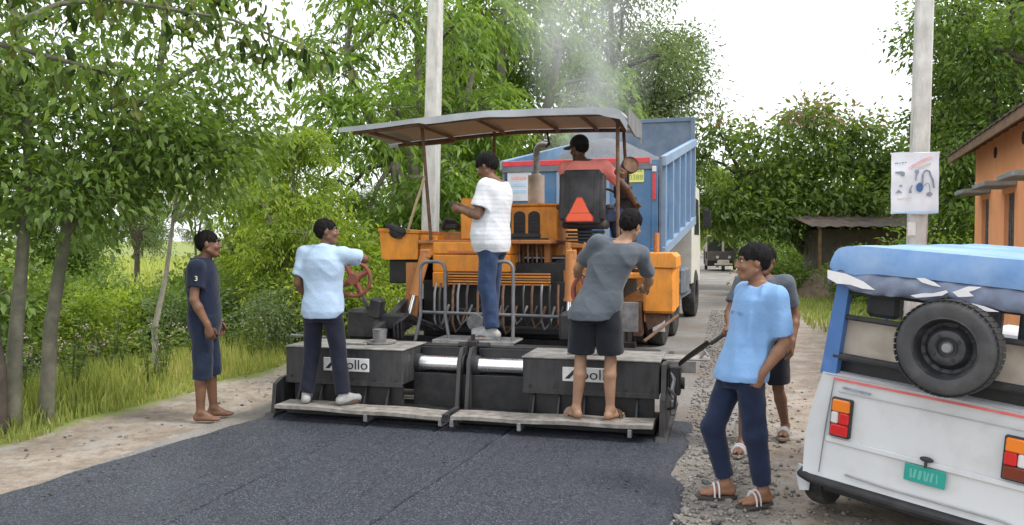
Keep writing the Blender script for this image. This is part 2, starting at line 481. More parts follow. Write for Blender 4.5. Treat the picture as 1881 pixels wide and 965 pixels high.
# ---- loose stone along the road edges
stone_m = M('grey_stone', (.21, .195, .175), .8, var=.55, scale=18, bump=.3, bscale=60)
dark_stone_m = M('tarred_stone', (.06, .062, .068), .55, var=.35, scale=20, bump=.3, bscale=60)
def stone_mesh(seed):
    g = random.Random(seed); bm = bmesh.new(); bmesh.ops.create_icosphere(bm, subdivisions=1, radius=1)
    for v in bm.verts:
        v.co *= g.uniform(.72, 1.1); v.co.z *= .62
    me = bpy.data.meshes.new('stone'); bm.to_mesh(me); bm.free(); me.materials.append(stone_m if seed % 4 else dark_stone_m)
    return me
stone_meshes = [stone_mesh(i) for i in range(8)]
strip = bpy.data.objects.new('gravel_strip', None); col.objects.link(strip); tag(strip, kind='structure')
strip.location = (PO[0], PO[1], 0); strip.rotation_euler = (0, 0, PYAW)
for i in range(210):
    yl = -2.4 + 9 * random.random() ** 1.5; xl = random.gauss(2.08, .17)
    if xl < 1.9: xl = 3.8 - xl
    X, Y, _ = pw(xl, yl); s = random.uniform(.012, .04)
    o = place('stone', stone_meshes[i % 8], strip, (xl, yl, max(gh1(X, Y), .008 if xl < 2.3 else -1) + s * .25), (random.uniform(-.4, .4), random.uniform(-.4, .4), random.uniform(0, 6.3)))
    o.scale = (s, s * random.uniform(.7, 1), s * random.uniform(.7, 1.1))
for i in range(70):                                      # crumbs of fresh mix lying on and beside the mat
    yl = -random.uniform(.1, 3.0); xl = random.choice((1.80 - abs(random.gauss(0, .22)), -1.9 + yl * -.02 + abs(random.gauss(0, .2)) - .12 * -yl, random.uniform(-1.9, 1.7)))
    s = random.uniform(.006, .015)
    o = place('stone', stone_meshes[(0, 4)[i % 2]], strip, (xl, yl, .047 + s * .3), (0, 0, random.uniform(0, 6.3))); o.scale = (s, s * .8, s * .8)
for i in range(90):
    yl = random.uniform(-3.2, 3); xl = -2.35 - abs(random.gauss(0, .5)) - max(0, -yl) * .17
    X, Y, _ = pw(xl, yl); s = random.uniform(.008, .026)
    o = place('stone', stone_meshes[i % 8], strip, (xl, yl, gh1(X, Y) + s * .3), (random.uniform(-.4, .4), random.uniform(-.4, .4), random.uniform(0, 6.3)))
    o.scale = (s, s * .8, s * .8)
n = 7500                                                 # the uncountable chips between them
yl = -3 + 16 * rng.random(n) ** 1.6; xl = 2.12 + rng.normal(0, .42, n) * (.6 + .5 * wav(yl * 1.3, 0 * yl, 0, 91)); xl = np.where(xl < 1.86, 3.72 - xl, xl)
X = PO[0] + xl * _c - yl * _s; Y = PO[1] + xl * _s + yl * _c
Z = np.maximum(gh(X, Y)[0], np.where(xl < 2.3, .008, -1))
s = .005 + .018 * rng.random(n) ** 2
octv = np.array([(1, 0, 0), (-1, 0, 0), (0, 1, 0), (0, -1, 0), (0, 0, .8), (0, 0, -.5)], float)
octf = np.array([(0, 2, 4), (2, 1, 4), (1, 3, 4), (3, 0, 4), (2, 0, 5), (1, 2, 5), (3, 1, 5), (0, 3, 5)])
ang = rng.uniform(0, 6.3, n); ca, sa = np.cos(ang), np.sin(ang)
vv = octv[None] * rng.uniform(.6, 1.3, (n, 6, 1)) * s[:, None, None]
vx = vv[..., 0] * ca[:, None] - vv[..., 1] * sa[:, None]; vy = vv[..., 0] * sa[:, None] + vv[..., 1] * ca[:, None]
V = np.stack([vx + X[:, None], vy + Y[:, None], vv[..., 2] + Z[:, None] + s[:, None] * .3], -1).reshape(-1, 3)
F = (octf[None] + (np.arange(n) * 6)[:, None, None]).reshape(-1, 3)
chips = place('gravel', np_mesh('gravel', V, F, stone_m, False)); tag(chips, 'grey crushed stone chips loose along the road edge', 'gravel', kind='stuff')

# ---- tall grass on the left verge
def blades(n, X, Y, Z, h, wd, seed, lean=.35):
    g = np.random.default_rng(seed)
    a = g.uniform(0, 6.3, n); b = g.uniform(0, 6.3, n); le = g.uniform(.1, 1, n) * lean * h
    ux, uy = np.cos(a) * wd, np.sin(a) * wd; lx, ly = np.cos(b) * le, np.sin(b) * le
    P = np.stack([X, Y, Z - .02], -1)
    U = np.stack([ux, uy, 0 * ux], -1)
    Mid = P + np.stack([lx * .35, ly * .35, h * .6], -1); Tip = P + np.stack([lx, ly, h * (1 - .25 * le / h)], -1)
    V = np.stack([P - U, P + U, Mid + U * .8, Mid - U * .8, Tip], 1).reshape(-1, 3)
    i = np.arange(n)[:, None] * 5
    F = np.concatenate([i + np.array([[0, 1, 2]]), i + np.array([[0, 2, 3]]), i + np.array([[3, 2, 4]])], 0)
    return V, F
grass_m = leaf_mat('tall_grass', (.14, .19, .045), (.42, .46, .15), (.54, .49, .26), .42)
n = 30000
yl = rng.uniform(-2.5, 15, n) ; yl = np.where(rng.random(n) < .5, rng.uniform(-2.5, 5, n), yl)
xl = -3.45 - 3.6 * rng.random(n) ** 1.2 + .12 * wav(yl * 3, 0 * yl, 0, 41)
X = PO[0] + xl * _c - yl * _s; Y = PO[1] + xl * _s + yl * _c
edge = np.clip((-xl - 3.3) / .8, .15, 1)
clump = .75 + .35 * wav(X * 2.3, Y * 2.3, 0, 42)
h = rng.uniform(.12, .42, n) * edge * clump * (1 + .25 * np.clip((2.5 - yl) / 4, 0, 1)) + .04
V, F = blades(n, X, Y, gh(X, Y)[0], h, rng.uniform(.004, .009, n), 43)
tint = np.clip(np.repeat(.52 + .32 * wav(X * 1.7, Y * 1.7, 0, 44) + rng.normal(0, .25, n), 5), 0, 1)
go = place('grass', np_mesh('grass', V, F, grass_m, False, {'tint': tint})); tag(go, 'tall yellow green grass on the verge', 'grass', kind='stuff')
n = 9000                                                  # low tufts on the other verge and field
yl = rng.uniform(9, 26, n); xl = 3.7 + 5 * rng.random(n)
X = PO[0] + xl * _c - yl * _s; Y = PO[1] + xl * _s + yl * _c
V, F = blades(n, X, Y, gh(X, Y)[0], rng.uniform(.05, .22, n), rng.uniform(.006, .014, n), 45)
go = place('short_grass', np_mesh('short_grass', V, F, grass_m, False, {'tint': np.repeat(rng.uniform(.1, .7, n), 5)})); tag(go, 'short green grass on the verge beside the shed', 'grass', kind='stuff')
n = 16000                                                 # the field beyond the trees on the left
X = rng.uniform(-40, -6, n); Y = rng.uniform(15, 60, n)
k = (gh(X, Y)[1] < -9.5); X, Y = X[k], Y[k]; n = len(X)
V, F = blades(n, X, Y, gh(X, Y)[0], rng.uniform(.25, .7, n), rng.uniform(.015, .035, n), 46)
go = place('field_grass', np_mesh('field_grass', V, F, grass_m, False, {'tint': np.repeat(rng.uniform(.35, .95, n), 5)})); tag(go, 'pale green crop grass in the field behind the trees', 'grass', kind='stuff')
# dark sheet added in the ditch for the shaded strip under the hedge
wm = NT('ditch_shade_sheet'); b = wm.n('ShaderNodeBsdfPrincipled'); b.inputs['Base Color'].default_value = (.025, .028, .018, 1); b.inputs['Roughness'].default_value = .12
tcw = wm.n('ShaderNodeTexCoord').outputs['Object']; bp = wm.n('ShaderNodeBump'); bp.inputs['Strength'].default_value = .15
wm.l(wm.noise(tcw, 6, 3), bp.inputs['Height']); wm.l(bp.outputs[0], b.inputs['Normal']); wm.l(b.outputs[0], wm.out.inputs[0])
V, F = grid_sheet(np.array([-9.6, -8.5, -7.5, -6.0]), np.linspace(-6, 45, 30), lambda X, Y: X * 0 - .3)
wo_ = place('ditch_shade_sheet', np_mesh('ditch_shade_sheet', V, F, wm.m), None, (PO[0], PO[1], 0), (0, 0, PYAW)); tag(wo_, kind='structure')

# ================================================================== poles, poster, house, shed
K['concrete'] = M('weathered_concrete', (.58, .565, .54), .85, var=.15, scale=4, dirt=(.30, .28, .25), damt=.45, dscale=2.5, bump=.25, bscale=50, streak=4)
def pole(label, X, Y, w0, w1, hgt, lean):
    t = thing('utility_pole', label, 'utility pole', (X, Y, gh1(X, Y) - .02), (0, rad(lean), rad(-12)), 'concrete utility poles')
    m = MB(); n = 14
    for k in range(n):                                   # tapered in lifts, chamfered
        a, b = k / n, (k + 1) / n
        wa, wb = w0 + (w1 - w0) * a, w0 + (w1 - w0) * b
        vs = []
        for q, z in ((wa, a * hgt), (wb, b * hgt)):
            c = q / 2; e = c * .8
            vs += [(-c, -e, z), (-e, -c, z), (e, -c, z), (c, -e, z), (c, e, z), (e, c, z), (-e, c, z), (-c, e, z)]
        fs = [(i, (i + 1) % 8, (i + 1) % 8 + 8, i + 8) for i in range(8)]
        if k == 0: fs.append(tuple(range(8))[::-1])
        if k == n - 1: fs.append(tuple(range(8, 16)))
        m.add(vs, fs)
    m.build('shaft', K['concrete'], t, smooth=20)
    m = MB(); m.bx(-.6, .6, -.05, .05, hgt - .45, hgt - .37); m.build('cross_arm', K['steel'], t)
    for sx in (-.5, 0, .5):
        m = MB(); m.lathe([(.015, 0), (.03, .02), (.045, .06), (.03, .08), (.04, .11), (.01, .14)], 12, Matrix.Translation((sx, 0, hgt - .37))); m.build('insulator', K['white'], t)
    return t
pole('square concrete utility pole standing behind the orange paver', -1.45, 14.0, .27, .20, 8.2, 1.6)
poleR = pole('square concrete utility pole with a white poster tied on it', 5.17, 10.5, .215, .175, 8.0, 1.0)

pm = M('vinyl_banner', (.74, .78, .86), .5, var=.05, scale=3, dirt=(.62, .64, .70), damt=.35, dscale=5)
K['pblue'] = M('print_blue', (.05, .12, .32), .5, var=.2); K['pgrey'] = M('print_grey', (.24, .26, .33), .6, var=.3, scale=30)
K['pred'] = M('print_red', (.72, .45, .47), .6, var=.2, scale=20); K['ppale'] = M('print_pale_blue', (.42, .62, .86), .6, var=.1)
K['pgold'] = M('print_faded_ochre', (.60, .56, .50), .6, var=.1)
PX0, PZ0 = dep(1642, 280, 10.33)[0], dep(1642, 393, 10.33)[2]
PX1, PZ1 = dep(1725, 280, 10.33)[0], dep(1725, 280, 10.33)[2]
pcx = (PX0 + PX1) / 2; pwid = PX1 - PX0; phei = PZ1 - PZ0
ps = thing('poster', 'white poster with faded cleaning machine pictures hung on the roadside pole', 'poster', (pcx, 10.36, PZ0), (rad(2), rad(-.6), rad(-8)))
m = MB()
m.sheet([[(-pwid / 2 + pwid * i / 14, -.012 * math.sin(i * .9) * (1 - j / 9) - .006 * math.sin(j * 1.3), phei * j / 10 + (.008 * math.sin(i * .5) if j in (0, 10) else 0)) for j in range(11)] for i in range(15)], .004, (0, -1, 0))
m.build('sheet', pm, ps, smooth=60)
m = MB(); m.tube([(-pwid / 2 - .01, .012, phei - .01), (pwid / 2 + .01, .012, phei - .01)], .012, 8); m.build('top_batten', K['white'], ps)
def pr(u, v): return (-pwid / 2 + pwid * u, phei * (1 - v))           # u right, v down, 0..1
def blob(name, mat, poly, dy=-.03):
    m = MB(); m.prism([pr(u, v) for u, v in poly], dy, dy + .002, 'y'); return m.build(name, mat, ps, smooth=0)
def circ(u, v, ru, rv, n=14): return [(u + ru * math.cos(6.283 * i / n), v + rv * math.sin(6.283 * i / n)) for i in range(n)]
blob('printed_band', K['pred'], [(.34, .24), (.62, .12), (.80, .07), (.86, .09), (.62, .17), (.40, .27)])
blob('printed_band', K['pgold'], [(.45, .25), (.75, .19), (.80, .17), (.82, .20), (.62, .26)])
blob('printed_drill', K['pgrey'], [(.07, .31), (.17, .305), (.20, .30), (.27, .32), (.27, .37), (.22, .39), (.17, .35), (.07, .335)])
blob('printed_sprayer', K['pgrey'], [(.48, .29), (.56, .28), (.57, .33), (.53, .37), (.51, .46), (.49, .46), (.50, .36)])
blob('printed_tool', K['pgrey'], [(.15, .535), (.20, .52), (.23, .545), (.18, .56)])
blob('printed_tool', K['pgrey'], [(.08, .66), (.14, .60), (.18, .62), (.22, .66), (.15, .655)])
blob('printed_tool', K['pgrey'], [(.36, .66), (.37, .60), (.42, .53), (.44, .53), (.41, .60), (.42, .66)])
blob('printed_canister', K['pblue'], circ(.585, .57, .075, .075))
m = MB(); pth = [pr(*q) for q in ((.64, .52), (.65, .36), (.68, .31), (.72, .295), (.78, .31), (.81, .38), (.86, .46), (.885, .58))]
m.tube([(a, -.030, b) for a, b in pth], .011, 6); m.build('printed_hose', K['pgrey'], ps)
m = MB(); pth = [pr(*q) for q in ((.645, .56), (.74, .50), (.78, .52), (.80, .60), (.80, .66))]
m.tube([(a, -.030, b) for a, b in pth], .005, 6); m.build('printed_hose', K['pgrey'], ps)
blob('printed_brush', K['pgrey'], circ(.79, .685, .065, .035))
blob('printed_strip', K['ppale'], [(.04, .965), (.5, .96), (.97, .95), (.97, .985), (.04, .99)])
for k, (u0, u1, v) in enumerate(((.06, .13, .165), (.15, .18, .165), (.20, .25, .16), (.27, .30, .155), (.12, .28, .745), (.30, .42, .735))):
    blob('printed_line', K['pgold'] if k > 3 else K['pgrey'], [(u0, v), (u1, v - .006), (u1, v + .012), (u0, v + .018)])
m = MB(); m.box((pcx - .02, 10.385, PZ0 - .19), (.10, .004, .17), .001); nb_ = m.build('torn_notice', K['plate_white'], None)
tag(nb_, 'torn white paper notice pasted on the pole under the poster', 'notice')

# ---- orange house on the right
K['peach'] = M('peach_plaster', (.92, .40, .18), .85, var=.08, scale=1.5, dirt=(.70, .34, .18), damt=.35, dscale=1.6, bump=.12, bscale=90)
K['roof_edge'] = M('dark_roof', (.06, .042, .036), .75, var=.35, scale=5, dirt=(.16, .12, .10), damt=.45, dscale=4, bump=.2)
K['shade'] = M('grey_cement_slab', (.25, .27, .27), .85, var=.2, scale=6, dirt=(.14, .15, .14), damt=.5, dscale=4)
K['wood'] = M('brown_wood', (.17, .10, .055), .7, var=.35, scale=9, bump=.2, bscale=40)
K['glass_dark'] = M('dark_glass', (.05, .055, .06), .12, var=.2)
HD = 14.5; hx, hy, _z = dep(1790, 440, HD)
hyaw = math.atan2(582, 1500)                                 # the long wall heads this far right of the view
house = thing('house', 'peach orange plastered house with small grey window shades', 'house', (hx, hy, gh1(hx, hy) - .03), (0, 0, -hyaw))
# local: -y towards the viewer along the wall, +x into the house
LEN, DPT, WH = 6.4, 4.6, 3.32
wins = [(-1.02, .33), (-2.95, .36), (-4.9, .36)]           # window centre along the wall, half width
zs0, zs1 = 1.0, 2.36
m = MB(); ycur = 0.0; ch = .002
for yc, hw in wins:                                          # wall pieces between openings
    m.bx(0, .22, ycur, yc + hw, 0, WH, ch); m.bx(0, .22, yc + hw, yc - hw, 0, zs0, ch); m.bx(0, .22, yc + hw, yc - hw, zs1, WH, ch); ycur = yc - hw
m.bx(0, .22, ycur, -LEN, 0, WH, ch)
m.bx(.22, DPT, -.22, 0, 0, WH, ch); m.bx(.22, DPT, -LEN, -LEN + .22, 0, WH, ch); m.bx(DPT - .22, DPT, -LEN + .22, -.22, 0, WH, ch)
for y0, y1 in ((-.2, 0.0), (-LEN, -LEN + .2)):
    m.prism([(.03, WH), (DPT / 2, WH + 1.0), (DPT - .03, WH)], y0 - .002, y1 - .002, 'y')
m.build('wall', K['peach'], house, smooth=0)
m = MB(); m.bx(-.012, .0, -LEN, 0, 0, .42, .002); m.build('plinth', K['shade'], house, smooth=0)
for yc, hw in wins:
    wn = MB(); wn.bx(.10, .14, yc - hw, yc + hw, zs0, zs1, .002)
    wo2 = wn.build('window', K['glass_dark'], house)
    f = MB()
    for a, b in ((yc - hw, yc - hw + .06), (yc + hw - .06, yc + hw), (yc - .025, yc + .025)): f.bx(.06, .098, a, b, zs0, zs1, .003)
    for a, b in ((zs0, zs0 + .06), (zs1 - .06, zs1)): f.bx(.058, .099, yc - hw, yc + hw, a, b, .003)
    f.build('frame', K['wood'], wo2)
    for q in range(5):
        f = MB(); yy = yc - hw + .10 + q * (2 * hw - .2) / 4; f.cyl((.05, yy, zs0), (.05, yy, zs1), .007, n=6); f.build('window_bar', K['steel'], wo2)
    m = MB(); m.bx(-.40, -.001, yc - hw - .16, yc + hw + .16, zs1 + .08, zs1 + .15, .01); m.build('window_shade', K['shade'], house)
for yv in (-1.9, -3.9, -5.8):
    m = MB(); m.lathe([(.0, 0), (.085, 0), (.085, .02), (.05, .02), (.05, .012), (0, .012)], 16, Matrix.Translation((-.003, yv, WH - .28)) @ Matrix.Rotation(rad(-90), 4, 'Y')); m.build('vent', K['roof_edge'], house)
for sgn in (0, 1):                                            # two roof slopes, ridge along the house
    x0, x1 = (-.42, DPT / 2) if sgn == 0 else (DPT + .42, DPT / 2)
    z0 = WH - .42 * .435 + .03; z1 = WH + 1.03
    rf = MB(); rows = []
    for i in range(61):
        y = .40 - (LEN + .8) * i / 60
        rows.append([(x0 + (x1 - x0) * j / 3, y, z0 + (z1 - z0) * j / 3 + .05 + .008 * math.sin(i * 1.9)) for j in range(4)])
    rf.sheet(rows, .02); ro = rf.build('roof', K['roof_edge'], house, smooth=30)
    xf = x0 + (.02 if sgn == 0 else -.02)
    m = MB(); m.bx(min(xf, xf + .03), max(xf, xf + .03), -LEN - .38, .38, z0 - .10, z0 + .045, .004); m.build('fascia', K['wood'], house)
    for q in range(12):
        y = .2 - q * .6; m = MB(); e0 = (x0 + .06 * (1 if sgn == 0 else -1)); m.prism([(e0, z0 - .06), (x1, z1 - .06), (x1, z1 + .02), (e0, z0 + .03)], y - .03, y + .03, 'y'); m.build('rafter', K['wood'], house)

# ---- dark shed under the trees on the right
K['mud'] = M('dark_mud_wall', (.10, .085, .07), .9, var=.3, scale=3, dirt=(.20, .17, .14), damt=.4, dscale=2, bump=.3, bscale=20)
sx0 = dep(1515, 500, 24)
shed = thing('shed', 'low dark mud shed with a tin roof under the trees', 'shed', (sx0[0], 24, gh1(sx0[0], 24)), (0, 0, rad(-8)))
m = MB(); m.bx(0, 4.6, 0, .2, 0, 1.95, .003); m.bx(0, .2, .2, 3, 0, 1.95, .003); m.bx(4.4, 4.6, .2, 3, 0, 1.95, .003); m.bx(.2, 4.4, 2.8, 3, 0, 1.95, .003); m.build('wall', K['mud'], shed)
m = MB(); m.bx(1.4, 2.2, -.03, 0, 0, 1.7, .004); m.build('door', K['wood'], shed)
for xx in (-.35, 2.6, 4.9):
    m = MB(); m.cyl((xx, -.9, -.05), (xx, -.9, 2.0), .06, .05, 8); m.build('post', K['wood'], shed)
m = MB(); m.sheet([[(-.6 + 5.8 * i / 60, -1.1 + 4.4 * j / 2, 2.02 + .26 * j + .02 * math.sin(i * 1.6)) for j in range(3)] for i in range(61)], .015)
m.build('roof', M('old_tin', (.07, .062, .055), .6, .3, var=.3, scale=2, dirt=(.18, .09, .06), damt=.5, dscale=2), shed)
# ---- brown earth bank at the foot of the trees
mo = gnd(1510, 548)
V, F = [], []
th = np.linspace(0, 2 * np.pi, 40, endpoint=False); rr = np.linspace(0, 1, 14)
T, RR = np.meshgrid(th, rr)
prof = np.cos(RR * np.pi / 2) ** 1.1
Xm = RR * np.cos(T) * 1.5; Ym = RR * np.sin(T) * 1.1
Zm = prof * (1.0 + .18 * wav(Xm * 4, Ym * 4, 0, 51)) + .05 * wav(Xm * 11, Ym * 11, 0, 52) * prof - .03
idx = np.arange(14 * 40).reshape(14, 40)
F = np.stack([idx[:-1], np.roll(idx, -1, 1)[:-1], np.roll(idx, -1, 1)[1:], idx[1:]], -1).reshape(-1, 4)
bank = place('earth_mound', np_mesh('earth_mound', np.stack([Xm, Ym, Zm], -1).reshape(-1, 3), F, M('brown_earth', (.14, .10, .075), .95, var=.35, scale=6, dirt=(.22, .17, .12), damt=.4, bump=.5, bscale=18)), None, (mo[0] + .6, mo[1] + .5, gh1(mo[0], mo[1])))
tag(bank, 'brown earth mound beside the verge near the shed', 'mound')
# ================================================================== asphalt paver (x right, y ahead, z up; origin under the rear foot board)
pav = thing('asphalt_paver', 'orange asphalt paver with grey canopy and black screed laying the road', 'paver', (PO[0], PO[1], 0), (0, 0, PYAW))
def part(name, mat, fn, parent=pav, smooth=35, label=None):
    m = MB(); fn(m); o = m.build(name, K[mat] if isinstance(mat, str) else mat, parent, smooth=smooth)
    if label: o['label'] = label
    return o
RY = lambda a: Matrix.Rotation(rad(a), 4, 'Y'); RX = lambda a: Matrix.Rotation(rad(a), 4, 'X'); RZ = lambda a: Matrix.Rotation(rad(a), 4, 'Z')
# --- foot boards on brackets
for x0, x1, d0, d1 in ((-1.67, -.10, .012, -.012), (-.03, 1.64, -.004, .014)):
    m = MB()
    P = [[(x0 + (x1 - x0) * i / 12, y, .178 + d0 + (d1 - d0) * i / 12 + .004 * math.sin(i * 1.1 + x0)) for y in (-.005, .09, .10, .19, .20, .27)] for i in range(13)]
    for a, b in ((0, 1), (2, 3), (4, 5)):
        m.sheet([[r[a], r[b]] for r in P], .03)
    m.build('foot_board', K['plank'], pav, smooth=20)
for xx in (-.80, -.12, -.02, .56, 1.46):
    part('board_bracket', 'steel', lambda m: (m.bx(xx - .012, xx + .012, .02, .26, .075, .146), m.bx(xx - .016, xx + .016, -.012, .03, .085, .15)))
part('board_clamp', 'black', lambda m: (m.box((-.065, .12, .19), (.035, .34, .02), .004), m.box((-.065, -.015, .16), (.06, .03, .07), .004)))
# --- screed plates near the mat
part('screed_plate', 'grease', lambda m: (m.bx(-1.72, 1.64, .27, .85, .05, .125, .01), m.bx(-1.70, -.62, .40, .44, .125, .35), m.bx(.54, 1.62, .40, .44, .125, .35), m.bx(-.60, .52, .62, .66, .11, .42)))
for k in range(5):
    for x0 in (-1.62, .6):
        xx = x0 + k * .22
        part('plate_stiffener', 'grease', lambda m: m.prism([(.275, .125), (.395, .125), (.395, .34)], xx - .008, xx + .008, 'x'))
# --- two extension boxes with dusty lids and name plates
for s, x0, x1, zt, zb, bay in ((-1, -1.76, -.60, .665, .345, 0), (1, .505, 1.665, .648, .355, 0)):
    b = part('extension_box', 'screed', lambda m: (m.bx(x0, x1, .35, .93, zb, zt - .012, .008), m.bx(x0 + .0, x1, .342, .35, zb - .02, zb + .02, .003)))
    part('lid', 'screed_top', lambda m: (m.bx(x0 - .008, x1 + .008, .342, .94, zt - .012, zt, .004), m.bx(x0 + .35, x1 - .45, .55, .80, zt, zt + .018, .004)), b)
    for q in range(6):
        xx = x0 + .06 + q * (x1 - x0 - .12) / 5
        part('bolt', 'black', lambda m: m.cyl((xx, .35, zb + .045), (xx, .338, zb + .045), .011, n=6), b)
    pc = -1.145 if s < 0 else 1.08
    npl = part('name_plate', 'plate_white', lambda m: m.bx(pc - .225, pc + .225, .338, .349, .452, .572, .003))
    part('letter_a', 'ink', lambda m: (m.prism([(pc - .205, .475), (pc - .165, .475), (pc - .095, .556), (pc - .125, .556)], .334, .338, 'y'),
                                      m.prism([(pc - .125, .556), (pc - .09, .556), (pc - .062, .475), (pc - .095, .475)], .333, .338, 'y')), npl, 0)
    tx = text('lettering', 'pollo', .125, K['ink'], npl, (pc + .075, .3355, .512), (rad(90), 0, 0)); tx.scale = (1.12, 1, 1)
# --- centre bay: guide tubes, brackets, panels
for x0, x1 in ((-.60, -.165), (-.035, .505)):
    g = part('guide_tube', 'chrome', lambda m: m.cyl((x0, .70, .50), (x1, .70, .50), .072, n=28))
    part('collar', 'black', lambda m: m.cyl((x0 if x0 < -.1 else x0 + .0, .70, .50), (x0 + .05, .70, .50), .088, n=24), g)
    part('bay_panel', 'grease', lambda m: (m.bx(x0 + .01, x1 - .01, .80, .83, .10, .64), m.bx(x0 + .06, x1 - .06, .785, .80, .14, .40), m.bx(x0 + .1, x1 - .1, .77, .785, .27, .30)))
for xx in (-.145, -.055):
    part('centre_bracket', 'screed', lambda m: (m.prism([(.30, .09), (.78, .09), (.78, .66), (.66, .66), (.58, .55), (.50, .12)], xx - .016, xx + .016, 'x'), m.cyl((xx - .03, .70, .50), (xx + .03, .70, .50), .10, n=24)))
part('screed_beam', 'black', lambda m: (m.bx(-1.70, 1.62, .95, 1.06, .52, .655, .008), m.bx(-.60, .505, .86, .94, .60, .655, .006)))
part('crown_adjuster', 'grease', lambda m: (m.cyl((-.24, .86, .655), (.06, .86, .655), .03, n=12), m.box((-.10, .86, .665), (.10, .08, .08), .01), m.cyl((-.10, .86, .60), (-.10, .86, .76), .02, n=10)))
# --- end plates
def endpl(s):
    xx = -1.80 if s < 0 else 1.70
    def f(m):
        if s < 0: m.prism([(.18, .05), (1.25, .05), (1.25, .36), (.34, .375), (.22, .33)], xx - .02, xx + .02, 'x'); m.prism([(.1, .045), (1.3, .045), (1.3, .075), (.14, .075)], xx - .045, xx + .045, 'x')
        else: m.prism([(.14, .05), (1.35, .05), (1.35, .60), (.36, .62), (.30, .40), (.18, .36)], xx - .02, xx + .02, 'x'); m.prism([(.06, .045), (1.4, .045), (1.4, .075), (.1, .075)], xx - .045, xx + .05, 'x')
    return part('end_plate', 'screed', f)
endpl(-1); er = endpl(1)
part('chain_hook', 'steel', lambda m: (m.tube([(1.74, .42, .58), (1.78, .40, .50), (1.76, .38, .40), (1.80, .36, .30), (1.775, .36, .22)], [.012, .016, .022, .02, .012], 8), m.box((1.775, .36, .27), (.05, .05, .13), .015)), er)
part('lifting_handle', 'black', lambda m: m.tube([(1.735, .34, .26), (1.79, .30, .28), (1.80, .28, .38), (1.735, .30, .44)], .012, 8), er)
part('side_shelf', 'screed_top', lambda m: (m.bx(1.665, 2.06, .62, .90, .622, .634, .003), m.bx(1.70, 1.95, .60, .62, .52, .62, .004), m.tube([(1.98, .7, .634), (2.02, .7, .70), (2.05, .68, .66)], .014, 8)))
part('side_hinge', 'grease', lambda m: (m.bx(1.735, 1.83, .40, .60, .36, .60, .01), m.cyl((1.74, .5, .45), (1.86, .5, .45), .05, n=14)))
part('end_bar', 'steel', lambda m: m.cyl((-2.05, .95, .685), (-1.66, .95, .675), .014, n=8))
# --- platform steps with grating and bent rails
for x0, x1, y0 in ((-.55, -.19, .98), (-.18, .27, .95)):
    st = part('step', 'screed_top', lambda m: (m.bx(x0, x1, y0, y0 + .36, .665, .685, .004), m.bx(x0, x1, y0 - .008, y0, .625, .685, .003)))
    for q in range(6):
        part('tread_bar', 'steel', lambda m: m.bx(x0 + .02, x1 - .02, y0 + .03 + q * .055, y0 + .05 + q * .055, .685, .693, .002), st)
def rail_path(x0, x1, y, zt, z0, flare):
    P = [(x0 - flare, y - .02, z0), (x0, y, z0 + .25), (x0, y, zt - .09)]
    for k in range(1, 6):
        a = math.pi / 2 * k / 6; P.append((x0 + .08 * (1 - math.cos(a)), y, zt - .08 + .08 * math.sin(a)))
    for k in range(0, 6):
        a = math.pi / 2 * (1 - k / 6); P.append((x1 - .08 * (1 - math.cos(a)), y, zt - .08 + .08 * math.sin(a)))
    P += [(x1, y, zt - .1), (x1, y, z0 + .25), (x1 + flare, y - .02, z0)]
    return P
part('hand_rail', 'rail', lambda m: m.tube(rail_path(-.70, -.445, 1.06, 1.435, .66, .05), .017, 12))
part('hand_rail', 'rail', lambda m: m.tube(rail_path(.035, .235, 1.06, 1.44, .60, .0), .017, 12))
# --- tow arms and hydraulic cylinders
for s, top, bot in ((-1, (-.86, 1.62, 1.50), (-1.02, 1.50, .78)), (1, (.69, 1.62, 1.50), (.675, 1.52, .72))):
    A, B = Vector(top), Vector(bot); Mid = A.lerp(B, .58)
    c = part('hydraulic_cylinder', 'orange_old', lambda m: (m.cyl(A, Mid, .055, .05, 18), m.box(A, (.10, .09, .09), .01), m.cyl(Mid - (B - A) * .02, Mid + (B - A) * .02, .058, n=18)))
    part('rod', 'chrome', lambda m: m.cyl(Mid, B, .024, n=14), c)
    part('rod_eye', 'black', lambda m: m.cyl(B + Vector((-.05, 0, 0)), B + Vector((.05, 0, 0)), .045, n=14), c)
for s in (-1, 1):
    xx = -1.13 if s < 0 else .86
    part('tow_arm', 'black' if s < 0 else 'orange_old', lambda m: m.prism([(.95, .56), (1.35, .52), (1.75, .72), (4.2, .62), (4.2, .82), (1.75, 1.02), (1.25, .86), (.95, .78)], xx - .035, xx + .035, 'x'))
part('arm_bracket', 'orange_old', lambda m: m.prism([(-1.12, .80), (-1.02, .80), (-.98, 1.40), (-1.12, 1.40)], 1.72, 1.80, 'y'))
part('arm_bracket', 'orange_old', lambda m: (m.prism([(.72, .66), (.98, .70), (.95, 1.52), (.80, 1.62), (.72, 1.30)], 1.72, 1.78, 'y'),))
# --- left screed post with red hand wheel and its block
def handwheel(cx, cy, cz, r, yaw):
    e = bpy.data.objects.new('hand_wheel', None); col.objects.link(e); e.parent = pav; e.location = (cx, cy, cz); e.rotation_euler = (0, 0, rad(yaw))
    part('rim', 'red', lambda m: m.tube([(r * math.cos(a), 0, r * math.sin(a)) for a in [2 * math.pi * i / 28 for i in range(28)]], .02, 8, closed=True), e)
    for k in range(4):
        a = math.pi / 2 * k + .5
        part('spoke', 'red', lambda m: m.tube([(0, 0, 0), (r * .5 * math.cos(a), .012, r * .5 * math.sin(a)), (r * math.cos(a), 0, r * math.sin(a))], [.045, .03, .022], 8), e)
    part('hub', 'red', lambda m: m.cyl((0, -.05, 0), (0, .06, 0), .055, n=16), e)
    part('shaft', 'steel', lambda m: m.cyl((0, .05, 0), (.10, .32, -.38), .02, n=10), e)
handwheel(-1.335, .90, 1.262, .165, 12)
handwheel(.99, .90, 1.17, .165, -14)
